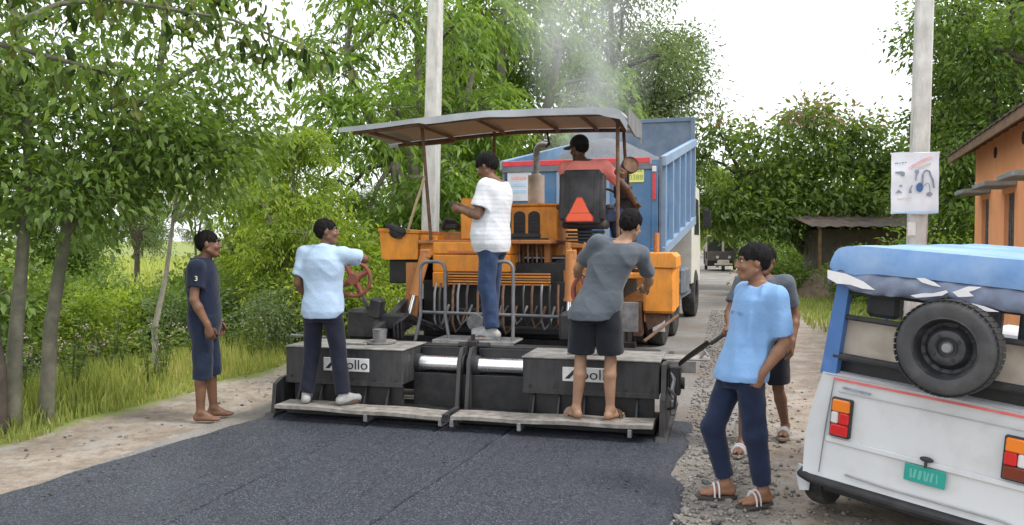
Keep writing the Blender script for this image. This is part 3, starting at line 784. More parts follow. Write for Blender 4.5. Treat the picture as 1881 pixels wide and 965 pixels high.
part('screw_block', 'black', lambda m: (m.box((-1.335, 1.2, .80), (.33, .26, .30), .03), m.box((-1.20, 1.14, .96), (.12, .16, .20), .02, RY(12)), m.bx(-1.30, -1.20, 1.15, 1.25, .56, .66), m.box((-1.05, 1.25, .82), (.28, .2, .16), .02)))
part('screw_block', 'black', lambda m: (m.box((.80, 1.24, .82), (.28, .24, .28), .03), m.bx(.75, .85, 1.2, 1.3, .56, .7)))
for k, (xa, xb) in enumerate(((-1.0, -.86), (-.96, -.80), (-.92, -.70))):
    part('hose', 'hose', lambda m: m.tube([(xa, 1.12, .67), (xa + .0, 1.1, .80 + .02 * k), (xa + .07, 1.14, .86 + .02 * k), (xb + .05, 1.25, .80), (xb + .07, 1.5, .72)], .016, 8))
part('greased_bucket', 'steel', lambda m: m.lathe([(.055, .668), (.07, .80), (.066, .80), (.052, .68)], 18, Matrix.Translation((-.98, .72, 0))))
part('hose_tray', 'screed_top', lambda m: m.lathe([(.10, .667), (.15, .672), (.155, .69), (.15, .69), (.10, .676)], 20, Matrix.Translation((-.98, .72, 0))))
# --- tractor frame, dark belly with pipes
part('rear_bulkhead', 'grease', lambda m: (m.bx(-1.05, 1.15, 2.05, 2.15, .40, 1.20, .006), m.bx(-1.02, 1.1, 1.85, 2.05, .66, .72), m.bx(-.6, -.1, 1.82, 1.9, .78, .92, .02)))
part('cross_pipe', 'rail', lambda m: m.cyl((-.90, 1.62, .885), (.70, 1.62, .87), .018, n=10))
part('gear_motor', 'steel', lambda m: (m.cyl((-.30, 1.55, .80), (-.30, 1.82, .80), .085, n=18), m.cyl((-.14, 1.60, .80), (-.14, 1.80, .80), .05, n=14), m.box((-.22, 1.75, .80), (.34, .14, .12), .02)))
for k in range(17):                                      # hanging hydraulic hoses
    g = random.Random(k); xx = -.82 + k * .098 + g.uniform(-.03, .03); dr = g.uniform(.30, .48)
    part('hose', ('rail', 'hose', 'rust')[k % 3], lambda m: m.tube([(xx, 1.78, 1.18), (xx + .01, 1.70, 1.08), (xx + .02, 1.66, 1.16 - dr * .8), (xx + .05, 1.67, 1.15 - dr), (xx + .10, 1.70, 1.16 - dr * .9), (xx + .12, 1.85, .95)], .014, 7))
part('auger_shield', 'grease', lambda m: (m.bx(-1.5, 1.5, 1.45, 1.5, .10, .42), m.bx(-1.3, 1.3, 1.9, 2.0, .2, .6)))
# rear orange body panels
part('rear_panel', 'orange', lambda m: (m.bx(-.885, -.02, 1.90, 2.5, 1.30, 1.485, .012), m.bx(-.885, -.02, 1.905, 2.5, 1.49, 1.62, .012)), smooth=25)
part('panel_stripe', M('faded_red_stripe', (.62, .16, .09), .6, var=.3, scale=20, dirt=(.70, .28, .06), damt=.5, dscale=14), lambda m: m.bx(-.70, -.25, 1.897, 1.901, 1.505, 1.53, .001))
for q in range(5):
    part('panel_slat', 'orange' if q % 2 else 'orange_old', lambda m: m.bx(-.70, .42, 1.86, 1.90, 1.165 + q * .028, 1.182 + q * .028, .003))
part('panel_leg', 'orange', lambda m: m.bx(-.88, -.72, 1.88, 2.0, 1.13, 1.30, .01))
part('deck', 'orange_old', lambda m: (m.bx(-1.08, .40, 1.96, 3.0, 1.60, 1.645, .01), m.prism([(-.95, 1.645), (-.50, 1.645), (-.50, 1.70), (-.92, 1.74)], 2.3, 3.0, 'y')))
# left wing box with dark box under it
lw = part('side_locker', 'orange', lambda m: (m.prism([(-1.55, 1.735), (-1.52, 1.44), (-1.48, 1.425), (-1.10, 1.43), (-1.085, 1.71)], 2.0, 2.75, 'y'), m.bx(-1.09, -.88, 2.03, 2.75, 1.46, 1.70, .02)), smooth=25)
part('lid', 'orange', lambda m: m.prism([(-1.565, 1.74), (-1.08, 1.715), (-1.08, 1.74), (-1.555, 1.775)], 1.985, 2.77, 'y'), lw)
part('latch', 'black', lambda m: m.bx(-1.33, -1.27, 1.97, 1.985, 1.66, 1.73), lw)
part('battery_box', 'grease', lambda m: m.bx(-1.46, -1.05, 2.06, 2.7, 1.16, 1.425, .012))
part('reflector', 'chrome', lambda m: m.cyl((-1.13, 2.05, 1.30), (-1.13, 2.02, 1.30), .025, n=14))
part('covered_lever', 'black', lambda m: (m.box((-1.34, 2.02, 1.765), (.24, .14, .05), .02, RY(20)), m.ell((-1.33, 1.99, 1.73), (.10, .03, .07), 12, 8), m.ell((-1.20, 2.0, 1.79), (.04, .03, .03), 10, 6)))
part('valve_block', 'grease', lambda m: (m.box((-.80, 2.3, 1.80), (.16, .12, .08), .02), m.tube([(-.9, 2.25, 1.77), (-.84, 2.22, 1.88), (-.76, 2.24, 1.86), (-.70, 2.3, 1.78)], .022, 8), m.box((-.88, 2.35, 1.82), (.08, .08, .12), .01)))
part('console', 'orange', lambda m: m.bx(-.665, -.34, 2.2, 2.6, 1.645, 2.105, .014), smooth=25)
# engine hood with arched grilles
hd = part('engine_hood', 'orange', lambda m: (m.bx(-.56, .36, 2.6, 4.0, 1.45, 2.03, .02), m.bx(-.57, .40, 2.58, 4.02, 2.03, 2.055, .008)), smooth=25)
def arch(cx, hw, z0, z1, inset):
    P = [(cx - hw + inset, z0 + inset), (cx + hw - inset, z0 + inset), (cx + hw - inset, z1 - hw)]
    for k in range(1, 8):
        a = math.pi * k / 8; P.append((cx + (hw - inset) * math.cos(a), z1 - hw + (hw - inset) * .8 * math.sin(a)))
    return P + [(cx - hw + inset, z1 - hw)]
for cx in (-.42, -.255, -.09, .08):
    gr = part('grille', 'grease', lambda m: m.prism(arch(cx, .068, 1.68, 1.985, 0), 2.592, 2.605, 'y'), hd)
for cx in (-.42, -.255, -.09, .08):
    for q in range(6):
        part('grille_bar', 'black', lambda m: m.bx(cx - .055, cx + .055, 2.586, 2.592, 1.70 + q * .042, 1.712 + q * .042, .001), hd)
part('lever_bar', 'black', lambda m: (m.bx(-.22, .30, 2.28, 2.36, 1.63, 1.665), m.box((.05, 2.3, 1.69), (.34, .05, .05), .01)))
for q in range(9):
    part('control_lever', 'steel' if q % 2 else 'rust', lambda m: m.tube([(-.16 + q * .05, 2.27, 1.35), (-.16 + q * .05, 2.25, 1.52), (-.155 + q * .048, 2.28, 1.64)], .013, 8))
part('lever_tray', 'orange_old', lambda m: (m.bx(-.26, .40, 2.2, 2.45, 1.30, 1.35, .006), m.bx(-.27, -.20, 2.26, 2.4, 1.35, 1.63), m.bx(.27, .33, 2.26, 2.4, 1.35, 1.63)))
# seat on its stand
st = bpy.data.objects.new('operator_seat', None); col.objects.link(st); st.parent = pav; st.location = (.70, 2.32, 0)
K['vinyl'] = M('black_vinyl', (.03, .03, .034), .5, var=.25, scale=9, dirt=(.10, .095, .09), damt=.4, dscale=7, bump=.1)
part('backrest', 'vinyl', lambda m: (m.box((0, -.13, 2.10), (.40, .09, .58), .045, RX(-6)), m.box((-.20, -.10, 2.10), (.09, .13, .50), .04, RX(-6)), m.box((.20, -.10, 2.10), (.09, .13, .50), .04, RX(-6)), m.box((0, -.185, 2.12), (.26, .02, .40), .008, RX(-6))), st, 50)
part('cushion', 'vinyl', lambda m: m.box((0, .14, 1.82), (.46, .46, .11), .05), st, 50)
part('armrest', 'vinyl', lambda m: m.box((.27, .10, 2.0), (.06, .30, .05), .02), st)
part('armrest', 'vinyl', lambda m: m.box((-.27, .10, 2.0), (.06, .30, .05), .02), st)
for q in range(4):
    part('suspension_fold', 'grease', lambda m: m.box((0, .10, 1.625 + q * .035), (.34 + .04 * (q % 2), .34, .026), .01), st)
part('seat_base', 'orange_old', lambda m: (m.box((.0, .1, 1.58), (.40, .36, .05), .01), m.cyl((-.02, .05, 1.35), (-.02, .05, 1.56), .06, n=14), m.box((-.10, .05, 1.42), (.05, .2, .28), .008), m.box((.14, .05, 1.42), (.06, .2, .28), .008)), st)
tri = [(-.145, 1.845), (.115, 1.845), (.124, 1.875), (.010, 2.085), (-.040, 2.085), (-.154, 1.875)]
K['tri'] = M('fluorescent_red', (.93, .13, .05), .5, var=.06, scale=4)
part('warning_triangle', 'tri', lambda m: m.prism(tri, -.215, -.207, 'y'), st, 20)
part('triangle_border', M('triangle_edge_red', (.52, .04, .04), .5, var=.1), lambda m: m.prism([(x * 1.10 + .0015, 1.965 + (z - 1.965) * 1.09) for x, z in tri], -.206, -.198, 'y'), st, 20)
part('stand', 'orange_old', lambda m: (m.bx(.52, .90, 2.15, 2.6, .75, 1.32, .01), m.prism([(.55, .75), (.80, .70), (.86, 1.32), (.52, 1.32)], 2.08, 2.15, 'y'), m.cyl((.58, 2.02, 1.32), (.58, 2.02, 1.62), .03, n=10), m.cyl((.90, 2.06, 1.0), (.88, 2.06, 1.55), .026, n=10)))
part('deck', 'black', lambda m: m.bx(.38, 1.30, 2.3, 3.4, 1.38, 1.42, .006))
# steering console by the seat
part('steering_console', 'black', lambda m: (m.box((1.08, 2.95, 1.78), (.22, .22, .74), .02), m.box((1.06, 2.80, 2.20), (.20, .14, .16), .02, RX(25)), m.cyl((1.12, 2.75, 2.15), (1.13, 2.68, 2.40), .014, n=8), m.ell((1.13, 2.68, 2.42), (.025, .025, .03), 10, 6)))
part('steering_wheel', 'black', lambda m: (m.tube([(.82 + .17 * math.cos(a), 2.88 + .10 * math.sin(a), 2.10 + .13 * math.sin(a)) for a in [2 * math.pi * i / 24 for i in range(24)]], .014, 8, closed=True), m.cyl((.82, 2.88, 2.10), (.84, 3.02, 1.9), .02, n=8)))
part('work_lamp', 'rust', lambda m: (m.lathe([(.04, -.10), (.085, -.02), (.095, .04), (.088, .055), (.075, .04), (0, .03)], 22, Matrix.Translation((1.18, 2.34, 2.43)) @ RZ(30) @ RX(72)), m.tube([(1.09, 2.0, 2.36), (1.12, 2.2, 2.34), (1.17, 2.36, 2.38)], .018, 8), m.box((1.10, 2.28, 2.36), (.13, .10, .10), .03, RY(30))))
# right hand locker
rl = part('side_locker', 'orange', lambda m: m.bx(1.375, 1.69, 1.92, 2.75, .90, 1.37, .025), smooth=25)
part('lid', 'orange', lambda m: m.prism([(1.36, 1.37), (1.705, 1.365), (1.70, 1.47), (1.66, 1.51), (1.39, 1.51), (1.365, 1.48)], 1.90, 2.77, 'y'), rl, 25)
part('latch', 'black', lambda m: m.bx(1.41, 1.44, 1.89, 1.90, 1.36, 1.44), rl)
part('locker_foot', 'rust', lambda m: (m.prism([(1.38, .90), (1.66, .90), (1.56, .80), (1.42, .72)], 2.0, 2.7, 'y'), m.bx(1.27, 1.36, 1.95, 2.2, .66, 1.0)))
part('locker_post', 'orange_old', lambda m: m.cyl((1.46, 2.5, 1.50), (1.46, 2.5, 1.72), .03, n=10))
part('guard_sheet', 'steel', lambda m: m.bx(1.16, 1.34, 1.78, 1.80, .72, 1.02, .003))
part('prop_bar', 'rust', lambda m: m.cyl((1.42, 1.55, .66), (1.72, 2.0, .88), .016, n=8))
part('fender', 'orange', lambda m: m.bx(1.12, 1.37, 2.1, 3.8, 1.24, 1.30, .012))
# exhaust
ex = part('exhaust', 'steel', lambda m: m.tube([(-.035, 3.2, 2.05), (-.035, 3.2, 2.66), (-.03, 3.2, 2.73), (.0, 3.19, 2.775), (.06, 3.18, 2.785), (.11, 3.17, 2.77)], .04, 14, caps=False))
part('muffler', M('heat_bleached_steel', (.42, .38, .34), .6, .4, var=.25, scale=5, dirt=(.30, .20, .14), damt=.45), lambda m: (m.cyl((-.035, 3.2, 2.06), (-.035, 3.2, 2.42), .10, n=20), m.cyl((-.035, 3.2, 2.42), (-.035, 3.2, 2.44), .06, n=16)), ex)
# canopy
def cz(x, y):
    t = (x + 1.85) / 3.2
    z = np.interp(x, [-1.85, -1.2, -.7, -.2, .4, 1.04, 1.17, 1.24], [2.845, 2.895, 2.935, 2.965, 2.962, 2.95, 2.92, 2.80])
    return float(z) + .022 * math.sin((y - 1.7) / 1.3 * math.pi) + .0015 * math.sin(x * 9 + y * 3)
K['tarp'] = M('grey_canopy_sheet', (.40, .42, .45), .5, var=.15, scale=2, dirt=(.22, .22, .225), damt=.4, dscale=3, bump=.1, bscale=12)
K['tarp_in'] = M('beige_canopy_lining', (.40, .36, .32), .8, var=.12, scale=3, dirt=(.28, .23, .19), damt=.4, dscale=3)
cn = bpy.data.objects.new('canopy', None); col.objects.link(cn); cn.parent = pav
xs = [-1.85 + 3.09 * i / 44 for i in range(45)]; cy_ = [1.66 + 1.35 * j / 10 for j in range(11)]
m = MB(); m.sheet([[(x, y, cz(x, y)) for y in cy_] for x in xs], .012); m.build('top_sheet', K['tarp'], cn, smooth=50)
m = MB(); m.sheet([[(x, y, cz(x, y) - .030) for y in cy_[1:-1]] for x in xs[6:-3]], .004); m.build('lining', K['tarp_in'], cn, smooth=50)
m = MB(); m.sheet([[(x, 1.645 + .006 * math.sin(x * 14), cz(x, 1.66) + .006 - (.070 + .003 * math.sin(x * 7)) * (k / 4) * (1.3 if x > 1.0 else 1) * (.75 if x < -.9 else 1)) for k in range(5)] for x in xs], .006, (0, 1, 0)); m.build('rear_valance', K['tarp'], cn, smooth=50)
m = MB(); m.sheet([[(x, 3.03 + .006 * math.sin(x * 14), cz(x, 3.0) + .006 - .07 * (k / 4)) for k in range(5)] for x in xs], .006, (0, -1, 0)); m.build('front_valance', K['tarp'], cn, smooth=50)
m = MB(); m.prism([(1.66, 2.95), (3.0, 2.97), (2.98, 2.80), (2.3, 2.74), (1.7, 2.78)], 1.235, 1.25, 'x'); m.build('side_flap', M('dark_canopy_flap', (.16, .16, .165), .6, var=.3, scale=5), cn)
for y in (1.70, 2.96):
    m = MB(); m.tube([(x, y, cz(x, y) - .055) for x in xs[2:-2:3]], .022, 8); m.build('frame_bar', K['rust'], cn)
for x in (-1.55, -.98, -.35, .3, .75, 1.06):
    m = MB(); m.tube([(x, 1.70, cz(x, 1.7) - .055), (x, 2.1, cz(x, 2.1) - .07), (x, 2.6, cz(x, 2.6) - .07), (x, 2.96, cz(x, 2.96) - .055)], .018, 8); m.build('frame_bar', K['rust'], cn)
m = MB(); m.tube([(-1.55, 1.75, 2.80), (-1.2, 2.3, 2.72), (-.98, 2.9, 2.82)], .016, 8); m.build('frame_bar', K['rust'], cn)
for (a, b) in (((-1.02, 1.95, 2.88), (-.93, 1.98, 1.62)), ((1.105, 1.95, 2.92), (1.11, 2.0, 1.40)), ((-.475, 2.9, 2.92), (-.48, 2.9, 2.04)), ((1.05, 2.9, 2.90), (1.12, 3.1, 1.4))):
    m = MB(); m.cyl(a, b, .019, n=10); m.build('canopy_post', K['rust'], pav)
m = MB(); m.tube([(-.985, 1.93, 2.32), (-1.10, 1.95, 2.02), (-1.20, 1.98, 1.75)], .016, 8); m.build('post_brace', M('pale_wood', (.46, .36, .22), .8, var=.2), pav)
m = MB(); m.cyl((-1.16, 1.93, 2.34), (-.97, 1.93, 2.33), .008, n=6); m.build('post_pin', K['plank'], pav)
m = MB(); m.sheet([[(.15 + .012 * i + .01 * j, 2.9, 2.90 - .16 * j / 3) for j in range(4)] for i in range(3)], .004, (0, -1, 0)); m.build('loose_strap', K['hose'], cn)
# crawler tracks, hopper with wings
def track(cx):
    e = bpy.data.objects.new('crawler_track', None); col.objects.link(e); e.parent = pav
    pts = []
    y0, y1, zc, r = 2.5, 4.6, .40, .36
    L1 = y1 - y0; tot = 2 * L1 + 2 * math.pi * r; nsh = 34
    me = None
    for k in range(nsh):
        s = tot * k / nsh
        if s < L1: p, a = (y0 + s, zc - r), 0
        elif s < L1 + math.pi * r: q = (s - L1) / r; p, a = (y1 + r * math.sin(q), zc - r * math.cos(q)), q
        elif s < 2 * L1 + math.pi * r: p, a = (y1 - (s - L1 - math.pi * r), zc + r), math.pi
        else: q = (s - 2 * L1 - math.pi * r) / r; p, a = (y0 - r * math.sin(q), zc + r * math.cos(q)), math.pi + q
        if me is None:
            mb = MB(); mb.box((0, 0, 0), (.32, tot / nsh * .86, .04), .006); me = mb.mesh('track_shoe', K['grease'])
        place('track_shoe', me, e, (cx, p[0], p[1]), (a, 0, 0))
    part('track_frame', 'black', lambda m: (m.bx(cx - .10, cx + .10, y0 - .1, y1 + .1, zc - .18, zc + .16), m.cyl((cx - .12, y0, zc), (cx + .12, y0, zc), .28, n=20), m.cyl((cx - .12, y1, zc), (cx + .12, y1, zc), .28, n=20)), e)
track(-.82); track(.82)
part('chassis', 'black', lambda m: (m.bx(-.60, .60, 2.15, 4.9, .45, 1.40, .01), m.bx(-1.0, 1.1, 2.4, 4.0, 1.0, 1.38, .01)))
hp = part('hopper', 'orange_old', lambda m: (m.prism([(-1.45, 1.30), (-1.40, .70), (-.6, .45), (.6, .45), (1.40, .70), (1.45, 1.30), (1.41, 1.30), (1.36, .73), (.58, .49), (-.58, .49), (-1.36, .73), (-1.41, 1.30)], 4.1, 5.5, 'y'),))
part('hopper_wall', 'orange_old', lambda m: m.bx(-1.35, 1.35, 4.05, 4.1, .6, 1.36, .006), hp)
part('push_roller', 'steel', lambda m: (m.cyl((-.9, 5.62, .50), (-.2, 5.62, .50), .10, n=18), m.cyl((.2, 5.62, .50), (.9, 5.62, .50), .10, n=18), m.bx(-1.0, 1.0, 5.5, 5.56, .42, .58)))
part('auger', 'grease', lambda m: m.cyl((-1.4, 1.7, .26), (1.4, 1.7, .26), .13, n=14))
# ================================================================== tipper truck with its body raised
TYAW = rad(-18); TO = (1.022, 12.164)
tr = thing('tipper_truck', 'blue tipper truck with raised ribbed body feeding the paver', 'truck', (TO[0], TO[1], 0), (0, 0, TYAW))
K['tblue'] = M('truck_blue', (.058, .165, .33), .5, var=.2, scale=2.5, dirt=(.20, .26, .32), damt=.42, dscale=2.4, bump=.08)
K['tblue_l'] = M('truck_pale_blue', (.25, .36, .51), .5, var=.15, scale=3, dirt=(.26, .30, .34), damt=.45, dscale=3)
K['tgrey'] = M('truck_grey', (.13, .15, .19), .6, var=.25, scale=5, dirt=(.25, .25, .25), damt=.4)
K['tred'] = M('reflective_red', (.62, .05, .06), .35, var=.15, scale=9, dirt=(.40, .10, .09), damt=.35)
def tp(name, mat, fn, parent=tr, smooth=30):
    m = MB(); fn(m); return m.build(name, K[mat] if isinstance(mat, str) else mat, parent, smooth=smooth)
ZB = lambda y: 1.41 + y * .1185; ZT = lambda y: 2.84 + y * .172
# side walls with ribs and rails
for s in (-1, 1):
    x0 = 1.17 * s
    sw = tp('side_wall', 'tblue', lambda m: m.prism([(0, ZB(0)), (4.6, ZB(4.6)), (4.6, ZT(4.6)), (0, ZT(0))], x0 - .012, x0 + .012, 'x'))
    tp('top_rail', 'tblue_l', lambda m: m.prism([(-.03, ZT(0) - .13), (4.63, ZT(4.6) - .13), (4.63, ZT(4.6)), (-.03, ZT(0) + .005)], x0 + .012 * s, x0 + .09 * s, 'x'), sw)
    tp('bottom_rail', 'tblue_l', lambda m: m.prism([(-.03, ZB(0)), (4.63, ZB(4.6)), (4.63, ZB(4.6) + .15), (-.03, ZB(0) + .12)], x0 + .012 * s, x0 + .08 * s, 'x'), sw)
    for q in range(6):
        y = .06 + q * .88
        tp('rib', 'tblue_l', lambda m: m.prism([(y, ZB(y) + .12), (y + .11, ZB(y) + .13), (y + .11, ZT(y) - .125), (y, ZT(y) - .135)], x0 + .013 * s, x0 + .075 * s, 'x'), sw)
tp('headboard', M('headboard_blue_grey', (.13, .18, .25), .55, var=.2, scale=4, dirt=(.22, .24, .26), damt=.4), lambda m: (m.bx(-1.16, 1.16, 4.6, 4.64, 1.96, 4.03, .006), m.bx(-1.2, 1.2, 4.57, 4.67, 3.98, 4.06, .006), m.bx(-1.22, -1.14, 4.56, 4.68, 1.96, 4.05), m.bx(1.14, 1.22, 4.56, 4.68, 1.96, 4.05)))
tp('body_floor', 'tgrey', lambda m: m.prism([(0, 1.36), (4.62, 1.36 + 4.62 * .1185), (4.62, 1.43 + 4.62 * .1185), (0, 1.43)], -1.15, 1.15, 'x'))
tg = tp('tailgate', 'tblue', lambda m: (m.bx(-1.13, 1.10, -.07, -.03, 1.40, 2.74, .005), m.bx(-1.13, 1.10, -.10, -.072, 1.42, 1.52)))
tp('gate_header', 'tgrey', lambda m: m.bx(-1.20, 1.12, -.10, -.06, 2.66, 2.745, .006), tg)
for x0, x1 in ((-1.19, -.62), (-.60, -.02), (.0, .55), (.74, 1.04)):
    tp('red_reflector', 'tred', lambda m: m.bx(x0, x1, -.105, -.075, 2.75, 2.83, .02), tg)
tp('corner_post', 'tblue', lambda m: m.bx(1.06, 1.155, -.09, -.03, 1.40, 2.80, .008))
tp('corner_reflector', 'tred', lambda m: m.bx(1.075, 1.125, -.105, -.092, 2.22, 2.60, .01))
tp('corner_lamp', 'white', lambda m: m.bx(1.07, 1.13, -.112, -.092, 2.62, 2.70, .008))
for x0 in (1.165, -1.21): tp('hinge_post', 'tgrey', lambda m: m.bx(x0, x0 + .04, -.08, -.015, 1.36, 2.84, .006))
for q in range(2):
    tp('gate_rib', 'tblue_l', lambda m: m.bx(-.35 + q * .72, -.27 + q * .72, -.095, -.071, 1.53, 2.65, .004), tg)
np_ = tp('number_plate', M('yellow_plate', (.72, .70, .22), .5, var=.08), lambda m: m.bx(.72, .95, -.084, -.072, 2.475, 2.715, .004))
K['pgreen'] = M('green_digits', (.30, .42, .10), .5, var=.1)
for q in range(5):
    tp('plate_mark', 'pgreen', lambda m: m.bx(.748 + q * .037, .772 + q * .037, -.0875, -.0842, 2.625, 2.675, .001), np_)
text('plate_text', '0388', .105, K['pgreen'], np_, (.835, -.0865, 2.545), (rad(90), 0, 0))
wpn = tp('white_panel', M('faded_white_panel', (.66, .69, .74), .5, var=.1, scale=6, dirt=(.46, .52, .60), damt=.35), lambda m: m.bx(-1.12, -.74, -.084, -.072, 2.23, 2.68, .004))
for q in range(3):
    tp('faded_print', K['pred'] if q == 0 else K['ppale'], lambda m: m.bx(-1.06, -.82, -.088, -.0845, 2.55 - q * .10, 2.60 - q * .10, .001), wpn)
# chassis, rear wheels, cab
tp('chassis', 'tgrey', lambda m: (m.bx(-.45, -.30, .3, 7.2, .95, 1.2), m.bx(.30, .45, .3, 7.2, .95, 1.2), m.bx(-.6, .6, .25, .4, .85, 1.2), m.bx(-1.1, 1.1, .18, .26, .60, .72, .01)))
for y in (.9, 2.25, 5.9):
    for s in (-1, 1):
        for k in ((0, .30) if y < 5 else (0,)):
            e = bpy.data.objects.new('wheel', None); col.objects.link(e); e.parent = tr; e.location = (s * (1.02 - k), y, .51); e.rotation_euler = (0, rad(90), 0)
            tp('tyre', 'rubber', lambda m: m.lathe([(.28, -.13), (.42, -.14), (.49, -.12), (.51, -.07), (.51, .07), (.49, .12), (.42, .14), (.28, .13)], 32, closed=True), e)
            tp('rim', 'tgrey', lambda m: m.lathe([(.0, -.02), (.12, -.02), (.20, .03), (.28, .05), (.28, -.05), (.0, -.08)], 24), e)
for s in (-1, 1):
    tp('mud_flap', 'plate_white', lambda m: m.bx(s * 1.12 - .09, s * 1.12 + .09, .30, .315, .28, .78, .003))
tp('fuel_tank', 'tgrey', lambda m: m.bx(.80, 1.16, 3.3, 4.4, .62, 1.12, .05))
tp('side_guard', 'tgrey', lambda m: (m.bx(1.05, 1.1, 2.9, 5.2, .55, .63), m.bx(1.05, 1.1, 2.9, 5.2, .85, .93)))
cb = tp('cab', M('cab_cream', (.70, .68, .62), .4, var=.08, dirt=(.45, .42, .38), damt=.3), lambda m: m.prism([(5.0, .75), (6.9, .75), (6.95, 1.6), (6.6, 2.75), (5.1, 2.8), (5.0, 2.7)], -1.18, 1.13, 'x'), smooth=20)
for s, xx in ((-1, -1.183), (1, 1.133)):
    tp('window', 'glass_dark', lambda m: m.prism([(5.55, 1.75), (6.6, 1.75), (6.4, 2.5), (5.6, 2.52)], xx - .004, xx + .004, 'x'), cb)
    tp('mirror', 'black', lambda m: (m.bx(xx + s * .10, xx + s * .26, 6.6, 6.65, 1.9, 2.3, .01), m.cyl((xx, 6.6, 2.4), (xx + s * .18, 6.62, 2.3), .012, n=6)), cb)
# the load
lx = np.linspace(-1.145, 1.145, 36); ly = np.linspace(.0, 4.58, 60)
LX, LY = np.meshgrid(lx, ly, indexing='ij')
LZ = 2.55 + LY * .155 + .50 * np.exp(-((LX + .1) / .85) ** 2) * np.exp(-((LY - 2.0) / 1.6) ** 2) + .04 * wav(LX * 3, LY * 3, 0, 61) + .015 * wav(LX * 12, LY * 12, 0, 62)
i = np.arange(LX.size).reshape(LX.shape)
F = np.stack([i[:-1, :-1], i[1:, :-1], i[1:, 1:], i[:-1, 1:]], -1).reshape(-1, 4)
ld = place('asphalt_load', np_mesh('asphalt_load', np.stack([LX, LY, LZ], -1).reshape(-1, 3), F, M('hot_mix', (.10, .108, .125), .6, var=.4, scale=30, bump=.8, bscale=60)), None, (TO[0], TO[1], 0), (0, 0, TYAW))
tag(ld, 'heap of steaming dark asphalt mix in the blue truck body', 'asphalt heap', kind='stuff')

# ================================================================== white three-wheeler with blue canvas hood
VY, VR = rad(-44.2), rad(4.8)
_rz = Matrix.Rotation(VY, 4, 'Z') @ Matrix.Rotation(VR, 4, 'Y')
vo = Vector((2.22, 4.29, -.052)) + _rz.to_3x3() @ Vector((-.065, 0, 0))
tv = thing('three_wheeler', 'white passenger three wheeler with blue canvas hood and spare wheel', 'three wheeler', vo, _rz.to_euler())
K['vwhite'] = M('off_white_bodywork', (.60, .62, .64), .32, var=.04, scale=1.5, dirt=(.46, .45, .43), damt=.38, dscale=4.5, bump=.02, bscale=5)
K['canvas'] = M('blue_canvas', (.11, .26, .55), .6, var=.15, scale=3, dirt=(.38, .50, .68), damt=.6, dscale=2.0, bump=.06, bscale=14)
K['canvas_d'] = M('faded_grey_canvas', (.16, .19, .27), .7, var=.25, scale=6, dirt=(.36, .40, .46), damt=.3, dscale=8, bump=.15, bscale=30)
K['canvas_w'] = M('torn_white_lining', (.78, .76, .78), .8, var=.1, scale=8)
K['board'] = M('beige_plywood', (.50, .44, .37), .8, var=.2, scale=5, dirt=(.26, .22, .18), damt=.4, bump=.1)
K['vblue'] = M('blue_trim', (.06, .16, .40), .45, var=.15, scale=4, dirt=(.20, .28, .42), damt=.3)
K['amber'] = M('amber_lens', (.75, .20, .02), .2, var=.1); K['rlens'] = M('red_lens', (.55, .02, .02), .2, var=.1); K['clens'] = M('clear_lens', (.62, .60, .60), .2, var=.1); K['dlens'] = M('dark_red_lens', (.16, .03, .015), .2, var=.1)
K['vplate'] = M('green_plate', (.02, .30, .25), .4, var=.06); K['vplate_t'] = M('pale_green_digits', (.12, .42, .36), .4, var=.05)
def vp(name, mat, fn, parent=tv, smooth=35):
    m = MB(); fn(m); return m.build(name, K[mat] if isinstance(mat, str) else mat, parent, smooth=smooth)
# body tub as a lofted shell: section outline swept forward
def sec(hw_t, hw_b, z0, z1, y, curve=.03, n=9):
    P = [(-hw_b, y, z0)]
    P += [(-hw_b + (hw_b - hw_t) * k / n - curve * math.sin(math.pi * k / n), y, z0 + (z1 - z0) * k / n) for k in range(1, n)]
    P += [(-hw_t, y, z1), (hw_t, y, z1)]
    P += [(hw_b - (hw_b - hw_t) * k / n + curve * math.sin(math.pi * k / n), y, z0 + (z1 - z0) * k / n) for k in range(n - 1, 0, -1)]
    P += [(hw_b, y, z0)]
    return P
secs = [(.575, .635, .30, .875, .012), (.60, .665, .275, .88, .0), (.612, .675, .265, .885, .03), (.62, .68, .255, .885, .10), (.64, .70, .25, .885, .6), (.64, .70, .25, .88, 1.6), (.60, .66, .28, .85, 2.1), (.45, .55, .32, .95, 2.45), (.30, .38, .40, 1.0, 2.75)]
m = MB(); rows = [sec(a, b, z0, z1, y) for a, b, z0, z1, y in secs]; n = len(rows[0])
for r in rows: m.v += r
for a in range(len(rows) - 1):
    for k in range(n):
        m.f.append((a * n + k, a * n + (k + 1) % n, (a + 1) * n + (k + 1) % n, (a + 1) * n + k))
m.f.append(tuple(range(n))); m.f.append(tuple((len(rows) - 1) * n + k for k in range(n)))
body = m.build('body', K['vwhite'], tv, smooth=40)
vp('red_stripe', M('red_pinstripe', (.66, .12, .12), .4, var=.15, dirt=(.75, .45, .42), damt=.3), lambda m: m.bx(-.535, .60, -.004, .0, .853, .866, .001), body)
def bead(x0, x1, z, bow, r=.006):
    return lambda m: m.tube([(x0 + (x1 - x0) * k / 20, .002, z + bow * math.sin(math.pi * k / 20)) for k in range(21)], r, 6)
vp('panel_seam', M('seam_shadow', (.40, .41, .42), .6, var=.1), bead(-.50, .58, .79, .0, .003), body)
vp('pressed_ridge', 'vwhite', lambda m: m.box((0.0, .004, .505), (1.10, .014, .03), .006), body)
vp('pressed_groove', M('groove_grey', (.30, .30, .31), .7, var=.2), lambda m: m.tube([(-.42, .0, .325), (-.2, -.004, .315), (.1, -.004, .315), (.36, -.004, .315), (.42, .001, .305), (.45, .003, .285)], .006, 8), body)  # dark grey bead drawn in place of a pressed groove
